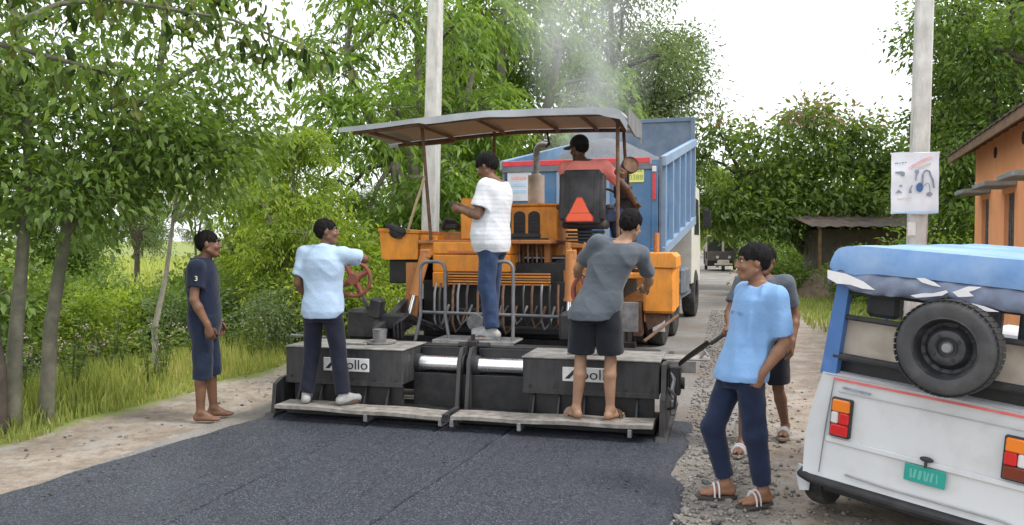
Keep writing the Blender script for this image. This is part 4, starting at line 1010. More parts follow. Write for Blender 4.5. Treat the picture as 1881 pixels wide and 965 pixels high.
vp('corner_seam', 'steel', lambda m: m.tube([(-.530, -.003, .86), (-.553, -.003, .6), (-.570, -.001, .30)], .0035, 6), body)
vp('dark_print', 'pgrey', lambda m: m.box((-.40, -.003, .815), (.16, .004, .012), .001, RY(2)), body)
vp('bumper', 'black', lambda m: m.tube([(-.69, .10, .262), (-.68, .02, .255), (-.62, -.012, .252), (0, -.02, .250), (.62, -.012, .252), (.68, .02, .255), (.69, .10, .262)], .026, 10))
vp('underbody', 'black', lambda m: (m.bx(-.56, .56, .05, 2.2, .18, .27, .01), m.bx(-.40, .40, .25, .8, .12, .2, .02), m.cyl((-.5, .45, .19), (.5, .45, .19), .04, n=12)))
for s, cx in ((-1, -.468), (1, .405)):
    tl = bpy.data.objects.new('tail_light', None); col.objects.link(tl); tl.parent = tv
    vp('housing', 'black', lambda m: m.box((cx, -.006, .645), (.118, .03, .225), .02), tl)
    vp('amber_lens', 'amber', lambda m: m.box((cx, -.022, .715), (.098, .03, .07), .014), tl)
    vp('red_lens', 'rlens', lambda m: m.box((cx - .022 * s * -1 * -1, -.023, .645), (.056, .03, .066), .008), tl)
    vp('clear_lens', 'clens', lambda m: m.box((cx + .030 * s, -.022, .645), (.040, .03, .066), .008), tl)
    vp('red_lens', 'rlens' if s < 0 else 'dlens', lambda m: m.box((cx, -.022, .576), (.098, .03, .064), .014), tl)
pl = vp('number_plate', 'vplate', lambda m: m.box((-.002, -.012, .442), (.205, .008, .092), .003))
for q, (u, wq) in enumerate(((-.07, .012), (-.05, .014), (-.025, .016), (.0, .010), (.014, .010), (.034, .014), (.06, .008))):
    vp('plate_mark', 'vplate_t', lambda m: m.box((u, -.0165, .44 + .002 * (q % 2)), (wq, .002, .05), .0005, RY(8 if q % 3 else -4)), pl)
vp('lock_handle', 'black', lambda m: (m.ell((0.0, -.012, .532), (.036, .018, .014), 14, 8), m.cyl((0, -.02, .53), (0, -.022, .49), .008, n=8)))
# window opening: pillars, boards, mesh of the seat inside
for s in (-1, 1):
    vp('rear_pillar', 'vblue', lambda m: m.prism([(s * .625, .875), (s * .535, .875), (s * .505, 1.40), (s * .575, 1.40)], .02, .08, 'y'))
    vp('side_bar', 'vblue', lambda m: (m.tube([(s * .60, .1, 1.40), (s * .60, 1.2, 1.44), (s * .54, 2.0, 1.42)], .02, 8), m.tube([(s * .62, .95, .88), (s * .60, .95, 1.43)], .02, 8)))
vp('rear_rail', 'black', lambda m: (m.cyl((-.54, .05, 1.215), (.54, .05, 1.215), .016, n=10), m.cyl((-.56, .04, .985), (.56, .04, .985), .022, n=10), m.cyl((-.54, .05, 1.37), (.54, .05, 1.37), .02, n=10)))
vp('backrest_board', 'board', lambda m: m.bx(-.545, .545, .10, .125, .985, 1.20, .006))
vp('luggage_well', 'grease', lambda m: (m.bx(-.56, .56, .13, .16, .86, .99, .004), m.bx(-.56, .56, .035, .13, .872, .882, .002)))
vp('bench_seat', 'vinyl', lambda m: m.bx(-.52, .52, .25, .70, .86, .98, .04))
vp('front_seat', 'vinyl', lambda m: (m.bx(-.45, .45, 1.5, 1.9, .80, .92, .04), m.box((-.22, 1.45, 1.14), (.34, .09, .40), .04), m.box((.22, 1.45, 1.14), (.34, .09, .40), .04)))
vp('headrest', 'vinyl', lambda m: m.box((-.37, .22, 1.30), (.18, .10, .16), .04))
vp('windscreen_frame', 'vblue', lambda m: m.tube([(-.46, 2.3, .95), (-.44, 2.1, 1.45), (.44, 2.1, 1.45), (.46, 2.3, .95)], .022, 8))
vp('dashboard', 'vwhite', lambda m: m.bx(-.48, .48, 2.05, 2.35, .85, 1.0, .03))
# canvas hood
def hood(u, y):                                        # u 0..1 around the arch
    a = math.pi * u; hw = .605 - .01 * math.cos(y * 3)
    ex = .22
    cx = -math.copysign(abs(math.cos(a)) ** ex, math.cos(a)) * hw
    cz_ = 1.47 + .16 * (math.sin(a) ** .38) + .003 * math.sin(y * 9) * math.sin(a)
    return (cx, y, cz_)
m = MB(); ny = 26
m.sheet([[hood(k / 40, -.02 + 2.25 * j / ny) for j in range(ny + 1)] for k in range(41)], .008, (0, 0, 1))
hoodo = m.build('canvas_hood', K['canvas'], tv, smooth=60)
def back(k, j):                                        # rear face of the hood, bulging out then tucked under
    u = k / 40; x, _, zt = hood(u, -.02); v = j / 8
    zb = 1.475 + .01 * math.sin(k * .7)
    return (x * (1 + .012 * math.sin(math.pi * v)), -.022 - .014 * math.sin(math.pi * v * .8), zt + (zb - zt) * v)
m = MB(); m.sheet([[back(k, j) for j in range(9)] for k in range(1, 40)], .006, (0, 1, 0)); m.build('hood_rear', K['canvas'], tv, smooth=60)
def flap(k, j):
    u = k / 48; v = j / 6; x = -.60 + 1.2 * u
    zb = 1.372 + .004 * math.sin(k * .45) + .002 * math.sin(k * 1.7) + .055 * max(0, 1 - abs(u - .04) / .07) + .045 * max(0, 1 - abs(u - .52) / .06)
    return (x, -.018 - .03 * math.sin(v * 2.6) + .006 * math.sin(k * 1.2 + j), 1.485 + (zb - 1.485) * v)
m = MB(); m.sheet([[flap(k, j) for j in range(7)] for k in range(49)], .004, (0, 1, 0)); m.build('torn_flap', K['canvas_d'], tv, smooth=60)
def torn(x0, w, z0, hgt, seed):
    g = random.Random(seed); P = []
    for i in range(11):
        u = i / 10; env = math.sin(math.pi * min(1, u * 1.02 + .02)) ** .7
        P.append([(x0 + w * u, -.062 - .012 * math.sin(5 * u + seed) * math.sin(3 * j / 4), z0 + hgt * (.5 + (j / 4 - .5) * env * (1 + .3 * g.uniform(-1, 1))) + .02 * math.sin(u * 6 + seed)) for j in range(5)])
    return lambda m: m.sheet(P, .003, (0, 1, 0))
for poly in ([(-.605, 1.478), (-.50, 1.468), (-.40, 1.436), (-.335, 1.398), (-.40, 1.396), (-.47, 1.41), (-.545, 1.408), (-.60, 1.432)],
             [(-.13, 1.488), (-.09, 1.492), (-.04, 1.476), (-.005, 1.455), (-.05, 1.458), (-.10, 1.468)],
             [(-.15, 1.392), (-.09, 1.412), (-.04, 1.418), (.02, 1.442), (.03, 1.432), (.005, 1.412), (-.06, 1.396), (-.12, 1.384)],
             [(.05, 1.436), (.085, 1.455), (.12, 1.474), (.18, 1.478), (.145, 1.456), (.125, 1.447), (.15, 1.428), (.115, 1.420), (.08, 1.414)],
             [(.14, 1.392), (.20, 1.384), (.27, 1.366), (.22, 1.360), (.17, 1.368)], [(.40, 1.40), (.50, 1.385), (.56, 1.37), (.48, 1.368)]):
    vp('torn_lining', 'canvas_w', lambda m: m.prism(poly, -.060, -.056, 'y'), smooth=20)
# spare wheel
sp = bpy.data.objects.new('spare_wheel', None); col.objects.link(sp); sp.parent = tv; sp.location = (.072, -.11, 1.155); sp.rotation_euler = (rad(88), 0, 0)
K['tyre_side'] = M('worn_tyre', (.05, .05, .055), .7, var=.2, scale=12, dirt=(.11, .105, .10), damt=.4, dscale=6, bump=.1, bscale=90)
vp('tyre', 'tyre_side', lambda m: m.lathe([(.150, -.055), (.165, -.06), (.200, -.068), (.225, -.062), (.240, -.045), (.244, -.02), (.244, .02), (.240, .045), (.225, .062), (.200, .070), (.165, .063), (.150, .055)], 48, closed=True), sp, 40)
for k in range(48):
    a = 2 * math.pi * k / 48
    if k == 0:
        mb = MB(); mb.box((0, 0, 0), (.006, .026, .115), .002); tread = mb.mesh('tread_block', K['rubber'])
    place('tread_block', tread, sp, (.2445 * math.cos(a), .2445 * math.sin(a), 0), (.0, 0, a + (.25 if k % 2 else -.25) * 0))
K['rimblk'] = M('black_steel_rim', (.035, .036, .04), .38, .3, var=.2, scale=12, dirt=(.12, .115, .11), damt=.3, dscale=12)
rimo = vp('rim', 'rimblk', lambda m: m.lathe([(.152, .055), (.158, .060), (.150, .062), (.143, .050), (.138, .020), (.130, -.005), (.112, -.012), (.100, .006), (.088, .026), (.072, .032), (.056, .030), (.048, .022), (.048, .006), (.0, .006), (.0, -.02), (.152, -.03)], 48, caps=False), sp, 30)
for k in range(14):
    a = 2 * math.pi * k / 14
    vp('vent_slot', 'ink', lambda m: m.lathe([(.0, 0), (.011, 0), (.009, .004), (0, .004)], 12, Matrix.Translation((.121 * math.cos(a), .121 * math.sin(a), -.009))), rimo)
for k in range(4):
    a = 2 * math.pi * k / 4 + .6
    vp('stud_hole', 'ink', lambda m: m.lathe([(0, 0), (.010, 0), (.008, .003), (0, .003)], 12, Matrix.Translation((.066 * math.cos(a), .066 * math.sin(a), .0315))), rimo)
vp('hub_cap', 'steel', lambda m: m.lathe([(.030, .006), (.030, .02), (.022, .03), (.0, .031)], 20), rimo)
vp('carrier', 'black', lambda m: (m.bx(.05, .095, -.10, .05, 1.0, 1.3, .004),))
# road wheels
def rwheel(x, y, r=.235):
    e = bpy.data.objects.new('wheel', None); col.objects.link(e); e.parent = tv; e.location = (x, y, r); e.rotation_euler = (0, rad(90), 0)
    vp('tyre', 'rubber', lambda m: m.lathe([(.13, -.05), (.19, -.06), (r - .012, -.055), (r, -.03), (r, .03), (r - .012, .055), (.19, .06), (.13, .05)], 32, closed=True), e)
    vp('rim', 'steel', lambda m: m.lathe([(0, .0), (.06, .01), (.10, .03), (.132, .045), (.132, -.045), (0, -.03)], 24), e)
rwheel(-.665, .36); rwheel(.60, .36); rwheel(0, 2.35)
vp('mud_guard', 'vwhite', lambda m: (m.tube([(-.70, .12, .27), (-.71, .12, .20), (-.69, .10, .13)], [.05, .045, .03], 10, sx=.4),))
vp('mud_guard', 'vwhite', lambda m: (m.tube([(.68, .12, .27), (.69, .12, .20), (.67, .10, .13)], [.05, .045, .03], 10, sx=.4),))

# ================================================================== small three-wheeler parked far down the road
fx, fy, _ = gnd(1325, 497)
fv = thing('auto_rickshaw', 'distant dark auto rickshaw with pale roof parked on the road', 'auto rickshaw', (fx, fy, .012), (0, 0, rad(170)))
K['frame_d'] = M('dark_cabin', (.06, .05, .045), .6, var=.3); K['cream'] = M('cream_trim', (.62, .56, .48), .5, var=.1)
def fp(name, mat, fn, parent=fv):
    m = MB(); fn(m); return m.build(name, K[mat], parent)
fp('body', 'frame_d', lambda m: (m.prism([(-1.3, .25), (1.1, .25), (1.35, .55), (1.15, 1.0), (.9, 1.05), (.85, .6), (-.3, .6), (-.4, 1.15), (-1.3, 1.15)], -.8, .8, 'x'), m.bx(-.85, .85, -1.32, -1.25, .3, 1.1)))
fp('roof', 'white', lambda m: m.sheet([[(-.92 + 1.84 * i / 8, -1.4 + 2.5 * j / 6, 1.82 + .07 * math.sin(math.pi * i / 8)) for j in range(7)] for i in range(9)], .05))
for x in (-.82, .82):
    for y in (-1.3, -.1, .95):
        fp('pillar', 'cream', lambda m: m.cyl((x, y, 1.0), (x, y, 1.85), .035, n=8))
fp('windscreen', 'glass_dark', lambda m: m.bx(-.78, .78, 1.0, 1.02, 1.05, 1.78))
fp('front_panel', 'cream', lambda m: (m.bx(-.3, .3, 1.2, 1.37, .38, .58, .03), m.bx(-.06, .06, 1.03, 1.07, .6, 1.8)))
fp('bumper', 'cream', lambda m: m.bx(-.45, .45, 1.36, 1.42, .30, .40, .02))
for x, y in ((-.75, -.8), (.75, -.8), (0, 1.15)):
    fp('wheel', 'rubber', lambda m: m.cyl((x - .07, y, .26), (x + .07, y, .26), .26, n=20))
for x in (-.3, .3):
    fp('headlight', 'clens', lambda m: m.cyl((x, 1.3, .72), (x, 1.36, .72), .08, n=14))
# ================================================================== people: implicit bodies turned into one mesh each
def surface_nets(F, lo, h):
    s = F < 0
    c = np.zeros(tuple(n - 1 for n in F.shape), np.int8)
    sl = lambda d, n: slice(d, n - 1 + d)
    for a in (0, 1):
        for b in (0, 1):
            for d in (0, 1):
                c += s[sl(a, F.shape[0]), sl(b, F.shape[1]), sl(d, F.shape[2])]
    act = (c > 0) & (c < 8)
    ids = np.argwhere(act); m = len(ids)
    cid = np.full(act.shape, -1, np.int32); cid[act] = np.arange(m)
    cor = {}
    for a in (0, 1):
        for b in (0, 1):
            for d in (0, 1):
                cor[a, b, d] = F[ids[:, 0] + a, ids[:, 1] + b, ids[:, 2] + d]
    acc = np.zeros((m, 3)); cnt = np.zeros(m)
    ks = list(cor)
    for k in ks:
        for ax in range(3):
            if k[ax] == 0:
                k2 = list(k); k2[ax] = 1; k2 = tuple(k2)
                A, B = cor[k], cor[k2]; mk = (A < 0) != (B < 0)
                t = np.where(mk, A / np.where(A == B, 1, A - B), 0)
                P = np.tile(np.array(k, float), (m, 1)); P[:, ax] += t
                acc += P * mk[:, None]; cnt += mk
    V = lo + h * (ids + acc / cnt[:, None])
    Q = []
    for ax in range(3):
        n = F.shape; s0 = [slice(1, x - 1) for x in n]; s1 = list(s0)
        s0[ax] = slice(0, n[ax] - 1); s1[ax] = slice(1, n[ax])
        A, B = s[tuple(s0)], s[tuple(s1)]
        for flip, mk in ((False, A & ~B), (True, ~A & B)):
            e = np.argwhere(mk)
            off = np.ones(3, int); off[ax] = 0; e = e + off
            b, d = (ax + 1) % 3, (ax + 2) % 3
            def cell(db, dd):
                q = e.copy(); q[:, b] -= db; q[:, d] -= dd
                return cid[q[:, 0], q[:, 1], q[:, 2]]
            q = np.stack([cell(0, 0), cell(1, 0), cell(1, 1), cell(0, 1)], -1)
            Q.append(q[:, ::-1] if flip else q)
    Q = np.concatenate(Q); Q = Q[(Q >= 0).all(1)]
    return V, Q

class Field:
    def __init__(s, lo, hi, h):
        s.h = h; s.lo = np.array(lo, float) - 3 * h
        s.n = np.ceil((np.array(hi) + 3 * h - s.lo) / h).astype(int) + 1
        s.F = np.full(s.n, 9.0, np.float32)
    def region(s, lo, hi):
        a = np.clip(np.floor((np.array(lo) - s.lo) / s.h).astype(int), 0, s.n)
        b = np.clip(np.ceil((np.array(hi) - s.lo) / s.h).astype(int) + 1, 0, s.n)
        sl = tuple(slice(x, y) for x, y in zip(a, b))
        g = [s.lo[k] + s.h * np.arange(a[k], b[k]) for k in range(3)]
        return sl, g[0][:, None, None], g[1][None, :, None], g[2][None, None, :]
    def put(s, sl, d, k):
        A = s.F[sl]
        if k > 0:
            t = np.clip(.5 + .5 * (d - A) / k, 0, 1)
            s.F[sl] = d * (1 - t) + A * t - k * t * (1 - t)
        else: s.F[sl] = np.minimum(A, d)
    def cone(s, p0, p1, r0, r1, k=.02):
        p0, p1 = np.array(p0, float), np.array(p1, float); m = max(r0, r1) + k + 2 * s.h
        sl, X, Y, Z = s.region(np.minimum(p0, p1) - m, np.maximum(p0, p1) + m)
        d = p1 - p0; L = max(d @ d, 1e-9)
        t = np.clip(((X - p0[0]) * d[0] + (Y - p0[1]) * d[1] + (Z - p0[2]) * d[2]) / L, 0, 1)
        q = np.sqrt((X - p0[0] - t * d[0]) ** 2 + (Y - p0[1] - t * d[1]) ** 2 + (Z - p0[2] - t * d[2]) ** 2) - (r0 + (r1 - r0) * t)
        s.put(sl, q, k)
    def sleeve(s, p0, p1, r0, r1, k=.02):
        """a cone cut off square at p1"""
        p0, p1 = np.array(p0, float), np.array(p1, float); m = max(r0, r1) + k + 2 * s.h
        sl, X, Y, Z = s.region(np.minimum(p0, p1) - m, np.maximum(p0, p1) + m)
        d = p1 - p0; L = d @ d; n = d / math.sqrt(L)
        tt = ((X - p0[0]) * d[0] + (Y - p0[1]) * d[1] + (Z - p0[2]) * d[2]) / L; t = np.clip(tt, 0, 1.15)
        q = np.sqrt((X - p0[0] - t * d[0]) ** 2 + (Y - p0[1] - t * d[1]) ** 2 + (Z - p0[2] - t * d[2]) ** 2) - (r0 + (r1 - r0) * t)
        s.put(sl, np.maximum(q, (tt - 1) * math.sqrt(L)), k)
    def bore(s, p0, p1, r):
        m = r + 2 * s.h; sl, X, Y, Z = s.region(np.minimum(p0, p1) - m, np.maximum(p0, p1) + m); d = p1 - p0; L = d @ d
        t = np.clip(((X - p0[0]) * d[0] + (Y - p0[1]) * d[1] + (Z - p0[2]) * d[2]) / L, 0, 1)
        q = np.sqrt((X - p0[0] - t * d[0]) ** 2 + (Y - p0[1] - t * d[1]) ** 2 + (Z - p0[2] - t * d[2]) ** 2) - r
        s.F[sl] = np.maximum(s.F[sl], -q)
    def ell_d(s, c, r, R, m):
        c = np.array(c, float); mr = max(r) + m
        sl, X, Y, Z = s.region(c - mr, c + mr)
        x, y, z = X - c[0], Y - c[1], Z - c[2]
        if R is not None:
            x, y, z = (R[0][0] * x + R[1][0] * y + R[2][0] * z, R[0][1] * x + R[1][1] * y + R[2][1] * z, R[0][2] * x + R[1][2] * y + R[2][2] * z)
        k0 = np.sqrt((x / r[0]) ** 2 + (y / r[1]) ** 2 + (z / r[2]) ** 2)
        k1 = np.sqrt((x / r[0] ** 2) ** 2 + (y / r[1] ** 2) ** 2 + (z / r[2] ** 2) ** 2)
        return sl, k0 * (k0 - 1) / np.maximum(k1, 1e-6)
    def ell(s, c, r, R=None, k=.015):
        sl, d = s.ell_d(c, r, R, k + 2 * s.h); s.put(sl, d, k)
    def cut_ell(s, c, r, R=None, k=.006):
        sl, d = s.ell_d(c, r, R, .03); A = s.F[sl]; s.F[sl] = np.maximum(A, -d)
    def loft(s, st, k=.02, p=2.3):
        """st rows: z, cx, cy, half width, half depth, yaw"""
        st = np.array(st, float); zs = st[:, 0]; mw = st[:, 3:5].max() * 1.1 + k + 2 * s.h
        lo = (st[:, 1].min() - mw, st[:, 2].min() - mw, zs[0] - k - 2 * s.h); hi = (st[:, 1].max() + mw, st[:, 2].max() + mw, zs[-1] + k + 2 * s.h)
        sl, X, Y, Z = s.region(lo, hi)
        f = lambda c: np.interp(Z.ravel(), zs, st[:, c])[None, None, :]
        cx, cy, w, d, ya = f(1), f(2), f(3), f(4), f(5)
        x, y = X - cx, Y - cy; c, sn = np.cos(ya), np.sin(ya)
        x, y = x * c + y * sn, -x * sn + y * c
        q = ((np.abs(x / w) ** p + np.abs(y / d) ** p) ** (1 / p) - 1) * np.minimum(w, d)
        q = np.maximum(q, np.maximum(zs[0] - Z, Z - zs[-1]) + 0 * q)
        s.put(sl, q, k)
    def cut_plane(s, p, n, lo=None, hi=None):      # remove the side the normal points to
        sl, X, Y, Z = s.region(s.lo if lo is None else lo, (s.lo + s.n * s.h) if hi is None else hi)
        d = (X - p[0]) * n[0] + (Y - p[1]) * n[1] + (Z - p[2]) * n[2]
        s.F[sl] = np.maximum(s.F[sl], d)
    def wrinkle(s, amp, f, seed, ani=(1, 1, 1), ridge=False):
        sl, X, Y, Z = s.region(s.lo, s.lo + s.n * s.h)
        near = np.abs(s.F) < .05
        i = np.argwhere(near); P = s.lo + s.h * i
        q = wav(P[:, 0] * f * ani[0], P[:, 1] * f * ani[1], P[:, 2] * f * ani[2], seed, 5)
        s.F[near] += amp * ((1.5 * np.abs(q) - .55) if ridge else q)
    def mesh(s, name, mat, extra=None):
        V, Q = surface_nets(s.F, s.lo, s.h)
        if extra:
            for ev, ef in extra:
                Q = np.concatenate([Q, np.array(ef) + len(V)]); V = np.concatenate([V, np.array(ev)])
        return np_mesh(name, V, Q, mat)

def quad_tube(path, rs, n=7):
    fr = frames(path); V = []; Fq = []
    for (p, u, v), q in zip(fr, rs):
        for i in range(n):
            a = 2 * math.pi * i / n; V.append(tuple(p + u * (math.cos(a) * q) + v * (math.sin(a) * q)))
    for j in range(len(fr) - 1):
        for i in range(n):
            Fq.append((j * n + i, j * n + (i + 1) % n, (j + 1) * n + (i + 1) % n, (j + 1) * n + i))
    e = len(V); V.append(tuple(Vector(path[-1]) + (Vector(path[-1]) - Vector(path[-2])).normalized() * rs[-1] * .8))
    for i in range(n): Fq.append(((len(fr) - 1) * n + i, (len(fr) - 1) * n + (i + 1) % n, e, e))
    return V, Fq
def fix_quads(V, Fq): return V, [tuple(f) for f in Fq]

def cloth(name, c, var=.12, rough=.85, bscale=18, bump=.34, stripes=None, trans=0):
    t = NT(name); tc = t.n('ShaderNodeTexCoord').outputs['Object']
    b = t.n('ShaderNodeBsdfPrincipled'); b.inputs['Roughness'].default_value = rough; b.inputs['Specular IOR Level'].default_value = .2
    b.inputs['Sheen Weight'].default_value = .15
    base = t.ramp(t.noise(tc, 7, 5), [(.3, tuple(x * (1 - var) for x in c)), (.7, tuple(min(1, x * (1 + var)) for x in c))])
    if stripes:
        sx = t.n('ShaderNodeSeparateXYZ'); t.l(tc, sx.inputs[0])
        mm = t.n('ShaderNodeMath', operation='MULTIPLY'); t.l(sx.outputs[2], mm.inputs[0]); mm.inputs[1].default_value = stripes[0]
        fr = t.n('ShaderNodeMath', operation='FRACT'); t.l(mm.outputs[0], fr.inputs[0])
        base = t.mix(t.ramp(fr.outputs[0], [(.0, g3(0)), (.70, g3(0)), (.74, g3(.8)), (.96, g3(.8)), (1, g3(0))]), base, stripes[1])
    t.l(base, b.inputs['Base Color'])
    bp = t.n('ShaderNodeBump'); bp.inputs['Strength'].default_value = bump; bp.inputs['Distance'].default_value = .02
    t.l(t.noise(tc, bscale, 4, .6), bp.inputs['Height']); t.l(bp.outputs[0], b.inputs['Normal'])
    t.l(b.outputs[0], t.out.inputs[0]); return t.m
def skin(name, c):
    t = NT(name); tc = t.n('ShaderNodeTexCoord').outputs['Object']
    b = t.n('ShaderNodeBsdfPrincipled'); b.inputs['Roughness'].default_value = .5; b.inputs['Specular IOR Level'].default_value = .4
    b.inputs['Subsurface Weight'].default_value = .08; b.inputs['Subsurface Radius'].default_value = (.012, .005, .003)
    t.l(t.ramp(t.noise(tc, 9, 5), [(.3, tuple(x * .82 for x in c)), (.7, tuple(x * 1.15 for x in c))]), b.inputs['Base Color'])
    t.l(b.outputs[0], t.out.inputs[0]); return t.m
K['hair'] = M('black_hair', (.009, .008, .008), .8, var=.3, scale=60, bump=.6, bscale=120, spec=.15)
K['eye_w'] = M('eye_white', (.42, .38, .34), .5, var=.02); K['iris'] = M('dark_iris', (.02, .012, .008), .2, var=.02)
SK = [skin('brown_skin', (.17, .085, .05)), skin('warm_brown_skin', (.24, .12, .07)), skin('dark_brown_skin', (.12, .06, .038)), skin('tan_skin', (.33, .19, .12))]

def rotm(yaw, pitch=0, roll=0):
    return np.array((Matrix.Rotation(yaw, 3, 'Z') @ Matrix.Rotation(pitch, 3, 'X') @ Matrix.Rotation(roll, 3, 'Y')))
def person(label, loc, yaw, hgt, J, cat='person', skin_m=None, group='people around the paver', h=.0085, girth=1.0, hip_yaw=0, sh_yaw=0, head=(0, 0, 0),
           hair_puff=1.0, cap=None, tops=None, bottoms=None, shoes=None, fingers=(.5, .5), belly=0):
    """J: joints for a 1.70 m body facing +y, x to its right; z from the soles"""
    S = hgt / 1.70
    root = thing('person', label, cat, loc, (0, 0, yaw), group)
    j = dict(pel=(0, 0, .90), nek=(0, 0, 1.44), hed=(0, .035, 1.585),
             shR=(.185, 0, 1.385), elR=(.22, -.02, 1.10), wrR=(.22, .06, .87), hdR=(0, .1, -1),
             shL=(-.185, 0, 1.385), elL=(-.22, -.02, 1.10), wrL=(-.22, .06, .87), hdL=(0, .1, -1),
             hpR=(.09, 0, .88), knR=(.10, .02, .47), anR=(.10, 0, .08), ftR=(.15, 1, 0),
             hpL=(-.09, 0, .88), knL=(-.10, .02, .47), anL=(-.10, 0, .08), ftL=(-.15, 1, 0))
    j.update(J); j = {k: np.array(v, float) * (1 if k[:2] in ('hd', 'ft') else S) for k, v in j.items()}
    pel, nek, hed = j['pel'], j['nek'], j['hed']
    allp = np.array([v for k, v in j.items() if k[:2] not in ('hd', 'ft')])
    lo, hi = allp.min(0) - .24 * S, allp.max(0) + .24 * S
    lo[2] = min(j['anR'][2], j['anL'][2]) - .10 * S
    def torso(F, infl, z0, z1, k=.02, yex=0, hemflare=0):
        rel = [(-.12, .12, .10), (-.04, .158, .115), (.05, .160, .112), (.14, .148, .105), (.24, .150, .108), (.36, .168, .118), (.44, .170, .112), (.495, .135, .095), (.55, .078, .072)]
        L = nek[2] - pel[2]; rows = []
        for t_, w_, d_ in rel:
            u = t_ / .54; z = pel[2] + u * L
            uu = min(max(u, -.3), 1.05); c = pel + (nek - pel) * uu
            bl = belly * math.exp(-((t_ - .12) / .16) ** 2)
            ya = hip_yaw + (sh_yaw - hip_yaw) * min(max((u - .2) / .6, 0), 1)
            off = np.array([math.sin(-ya), math.cos(ya)]) * bl * .5
            rows.append((z, c[0] + off[0], c[1] + off[1] + yex, (w_ * girth + bl * .4) * S + infl, (d_ * girth + bl * .5) * S + infl, ya))
        zz = [r[0] for r in rows]; out = []
        for z in np.unique(np.concatenate([[z0], [q for q in zz if z0 < q < z1], [z1]])):
            r = [np.interp(z, zz, [q[c] for q in rows]) for c in range(6)]
            r[0] = z
            fl = hemflare * max(0, 1 - (z - z0) / .25); r[3] += fl; r[4] += fl
            out.append(r)
        F.loft(out, k)
    # ---- body
    F = Field(lo, hi, h)
    torso(F, 0, pel[2] - .12 * S, nek[2] + .005 * S)
    for s in 'RL':
        sh, el, wr = j['sh' + s], j['el' + s], j['wr' + s]
        F.cone(nek + (sh - nek) * .25 - np.array([0, 0, .02 * S]), sh, .052 * S, .045 * S, .03)
        F.cone(sh, el, .046 * S * girth ** .5, .038 * S, .02)
        F.cone(el, el + (wr - el) * .3, .038 * S, .041 * S, .015); F.cone(el + (wr - el) * .3, wr, .041 * S, .026 * S, .015)
        hp, kn, an, ft = j['hp' + s], j['kn' + s], j['an' + s], j['ft' + s]
        F.cone(hp, kn, .080 * S, .046 * S, .015)
        calf = kn + (an - kn) * .3; bk = np.array([-ft[0], -ft[1], 0]) * .014 * S / max(np.hypot(ft[0], ft[1]), 1e-6)
        F.cone(kn, calf + bk, .046 * S, .052 * S, .012); F.cone(calf + bk, an, .052 * S, .033 * S, .012)
        fd = np.array([ft[0], ft[1], 0]) / np.hypot(ft[0], ft[1]); up = np.array([0, 0, 1.0]); pz = ft[2]
        heel = an - fd * .030 * S - up * .045 * S; ball = an + fd * .115 * S - up * (.058 * S + pz * 0); toe = an + fd * .165 * S - up * .062 * S
        side = np.array([fd[1], -fd[0], 0])
        F.cone(an, heel, .036 * S, .033 * S, .015); F.cone(an, ball, .034 * S, .022 * S, .02)
        for q in (-.022, .022): F.cone(heel, ball + side * q * S, .030 * S, .020 * S, .012); F.cone(ball + side * q * S, toe + side * q * .9 * S, .020 * S, .013 * S, .008)
    F.cone(nek - np.array([0, 0, .02]), hed - np.array([0, 0, .07 * S]), .056 * S, .046 * S, .015)
    R = rotm(*head); hp_ = lambda p: hed + R @ (np.array(p) * S)
    e = lambda c, r, k=.012: F.ell(hp_(c), [x * S for x in r], R, k)
    e((0, -.012, .025), (.076, .096, .090)); e((0, .022, -.03), (.062, .074, .085)); e((0, .058, -.096), (.032, .034, .026), .02)
    for q in (-1, 1): F.cone(hp_((q * .056, .0, -.055)), hp_((q * .018, .066, -.100)), .019 * S, .016 * S, .02)
    F.cone(hp_((0, .090, .020)), hp_((0, .108, -.026)), .008 * S, .0135 * S, .008)
    for q in (-1, 1):
        e((q * .013, .097, -.030), (.010, .011, .008), .006); e((q * .077, -.008, -.008), (.009, .019, .030), .004)
        F.cut_ell(hp_((q * .032, .096, .008)), [.017 * S, .012 * S, .010 * S], R)
        F.cone(hp_((q * .012, .092, .026)), hp_((q * .050, .078, .026)), .007 * S, .006 * S, .008)
        e((q * .040, .070, -.030), (.022, .018, .020), .015)
    e((0, .091, -.060), (.023, .010, .007), .004); e((0, .088, -.072), (.020, .011, .008), .004)
    extra = []
    for s, cu in zip('RL', fingers):
        wr = j['wr' + s]; d = j['hd' + s] / np.linalg.norm(j['hd' + s])
        fo = wr - j['el' + s]; sd = np.cross(d, (0, 1.0, .2)); 
        if np.linalg.norm(sd) < .2: sd = np.cross(d, (0, 0, 1.0))
        sd /= np.linalg.norm(sd); nr = np.cross(sd, d)                     # palm width axis lies in sd or nr
        wid, cur = (nr, sd * (1 if s == 'L' else -1)) if abs(d[2]) > .75 else (sd, nr * (-1 if nr[2] > 0 else 1))
        Rp = np.stack([wid, d, cur], 1)
        F.cone(wr - d * .02 * S, wr + d * .03 * S, .026 * S, .024 * S, .015)
        F.ell(wr + d * .055 * S, [.042 * S, .056 * S, .018 * S], Rp, .012)
        for q, ln in enumerate((.068, .078, .074, .058)):
            b0 = wr + d * (.085 - .004 * abs(q - 1)) * S + wid * (1.5 - q) * .0205 * S; P = [b0]; dd = d.copy()
            for seg, fr_ in enumerate((.45, .32, .25)):
                a = cu * (.55 + .35 * seg); dd = d * math.cos(cu * .5 + a * .7 * (seg + .4)) + cur * math.sin(cu * .5 + a * .7 * (seg + .4))
                P.append(P[-1] + dd * ln * fr_ * S)
            extra.append(quad_tube([tuple(x) for x in P], [.0098 * S, .0092 * S, .0085 * S, .0072 * S]))
        b0 = wr + d * .03 * S + wid * .034 * S; td = d * .7 + wid * .45 + cur * .45; td /= np.linalg.norm(td)
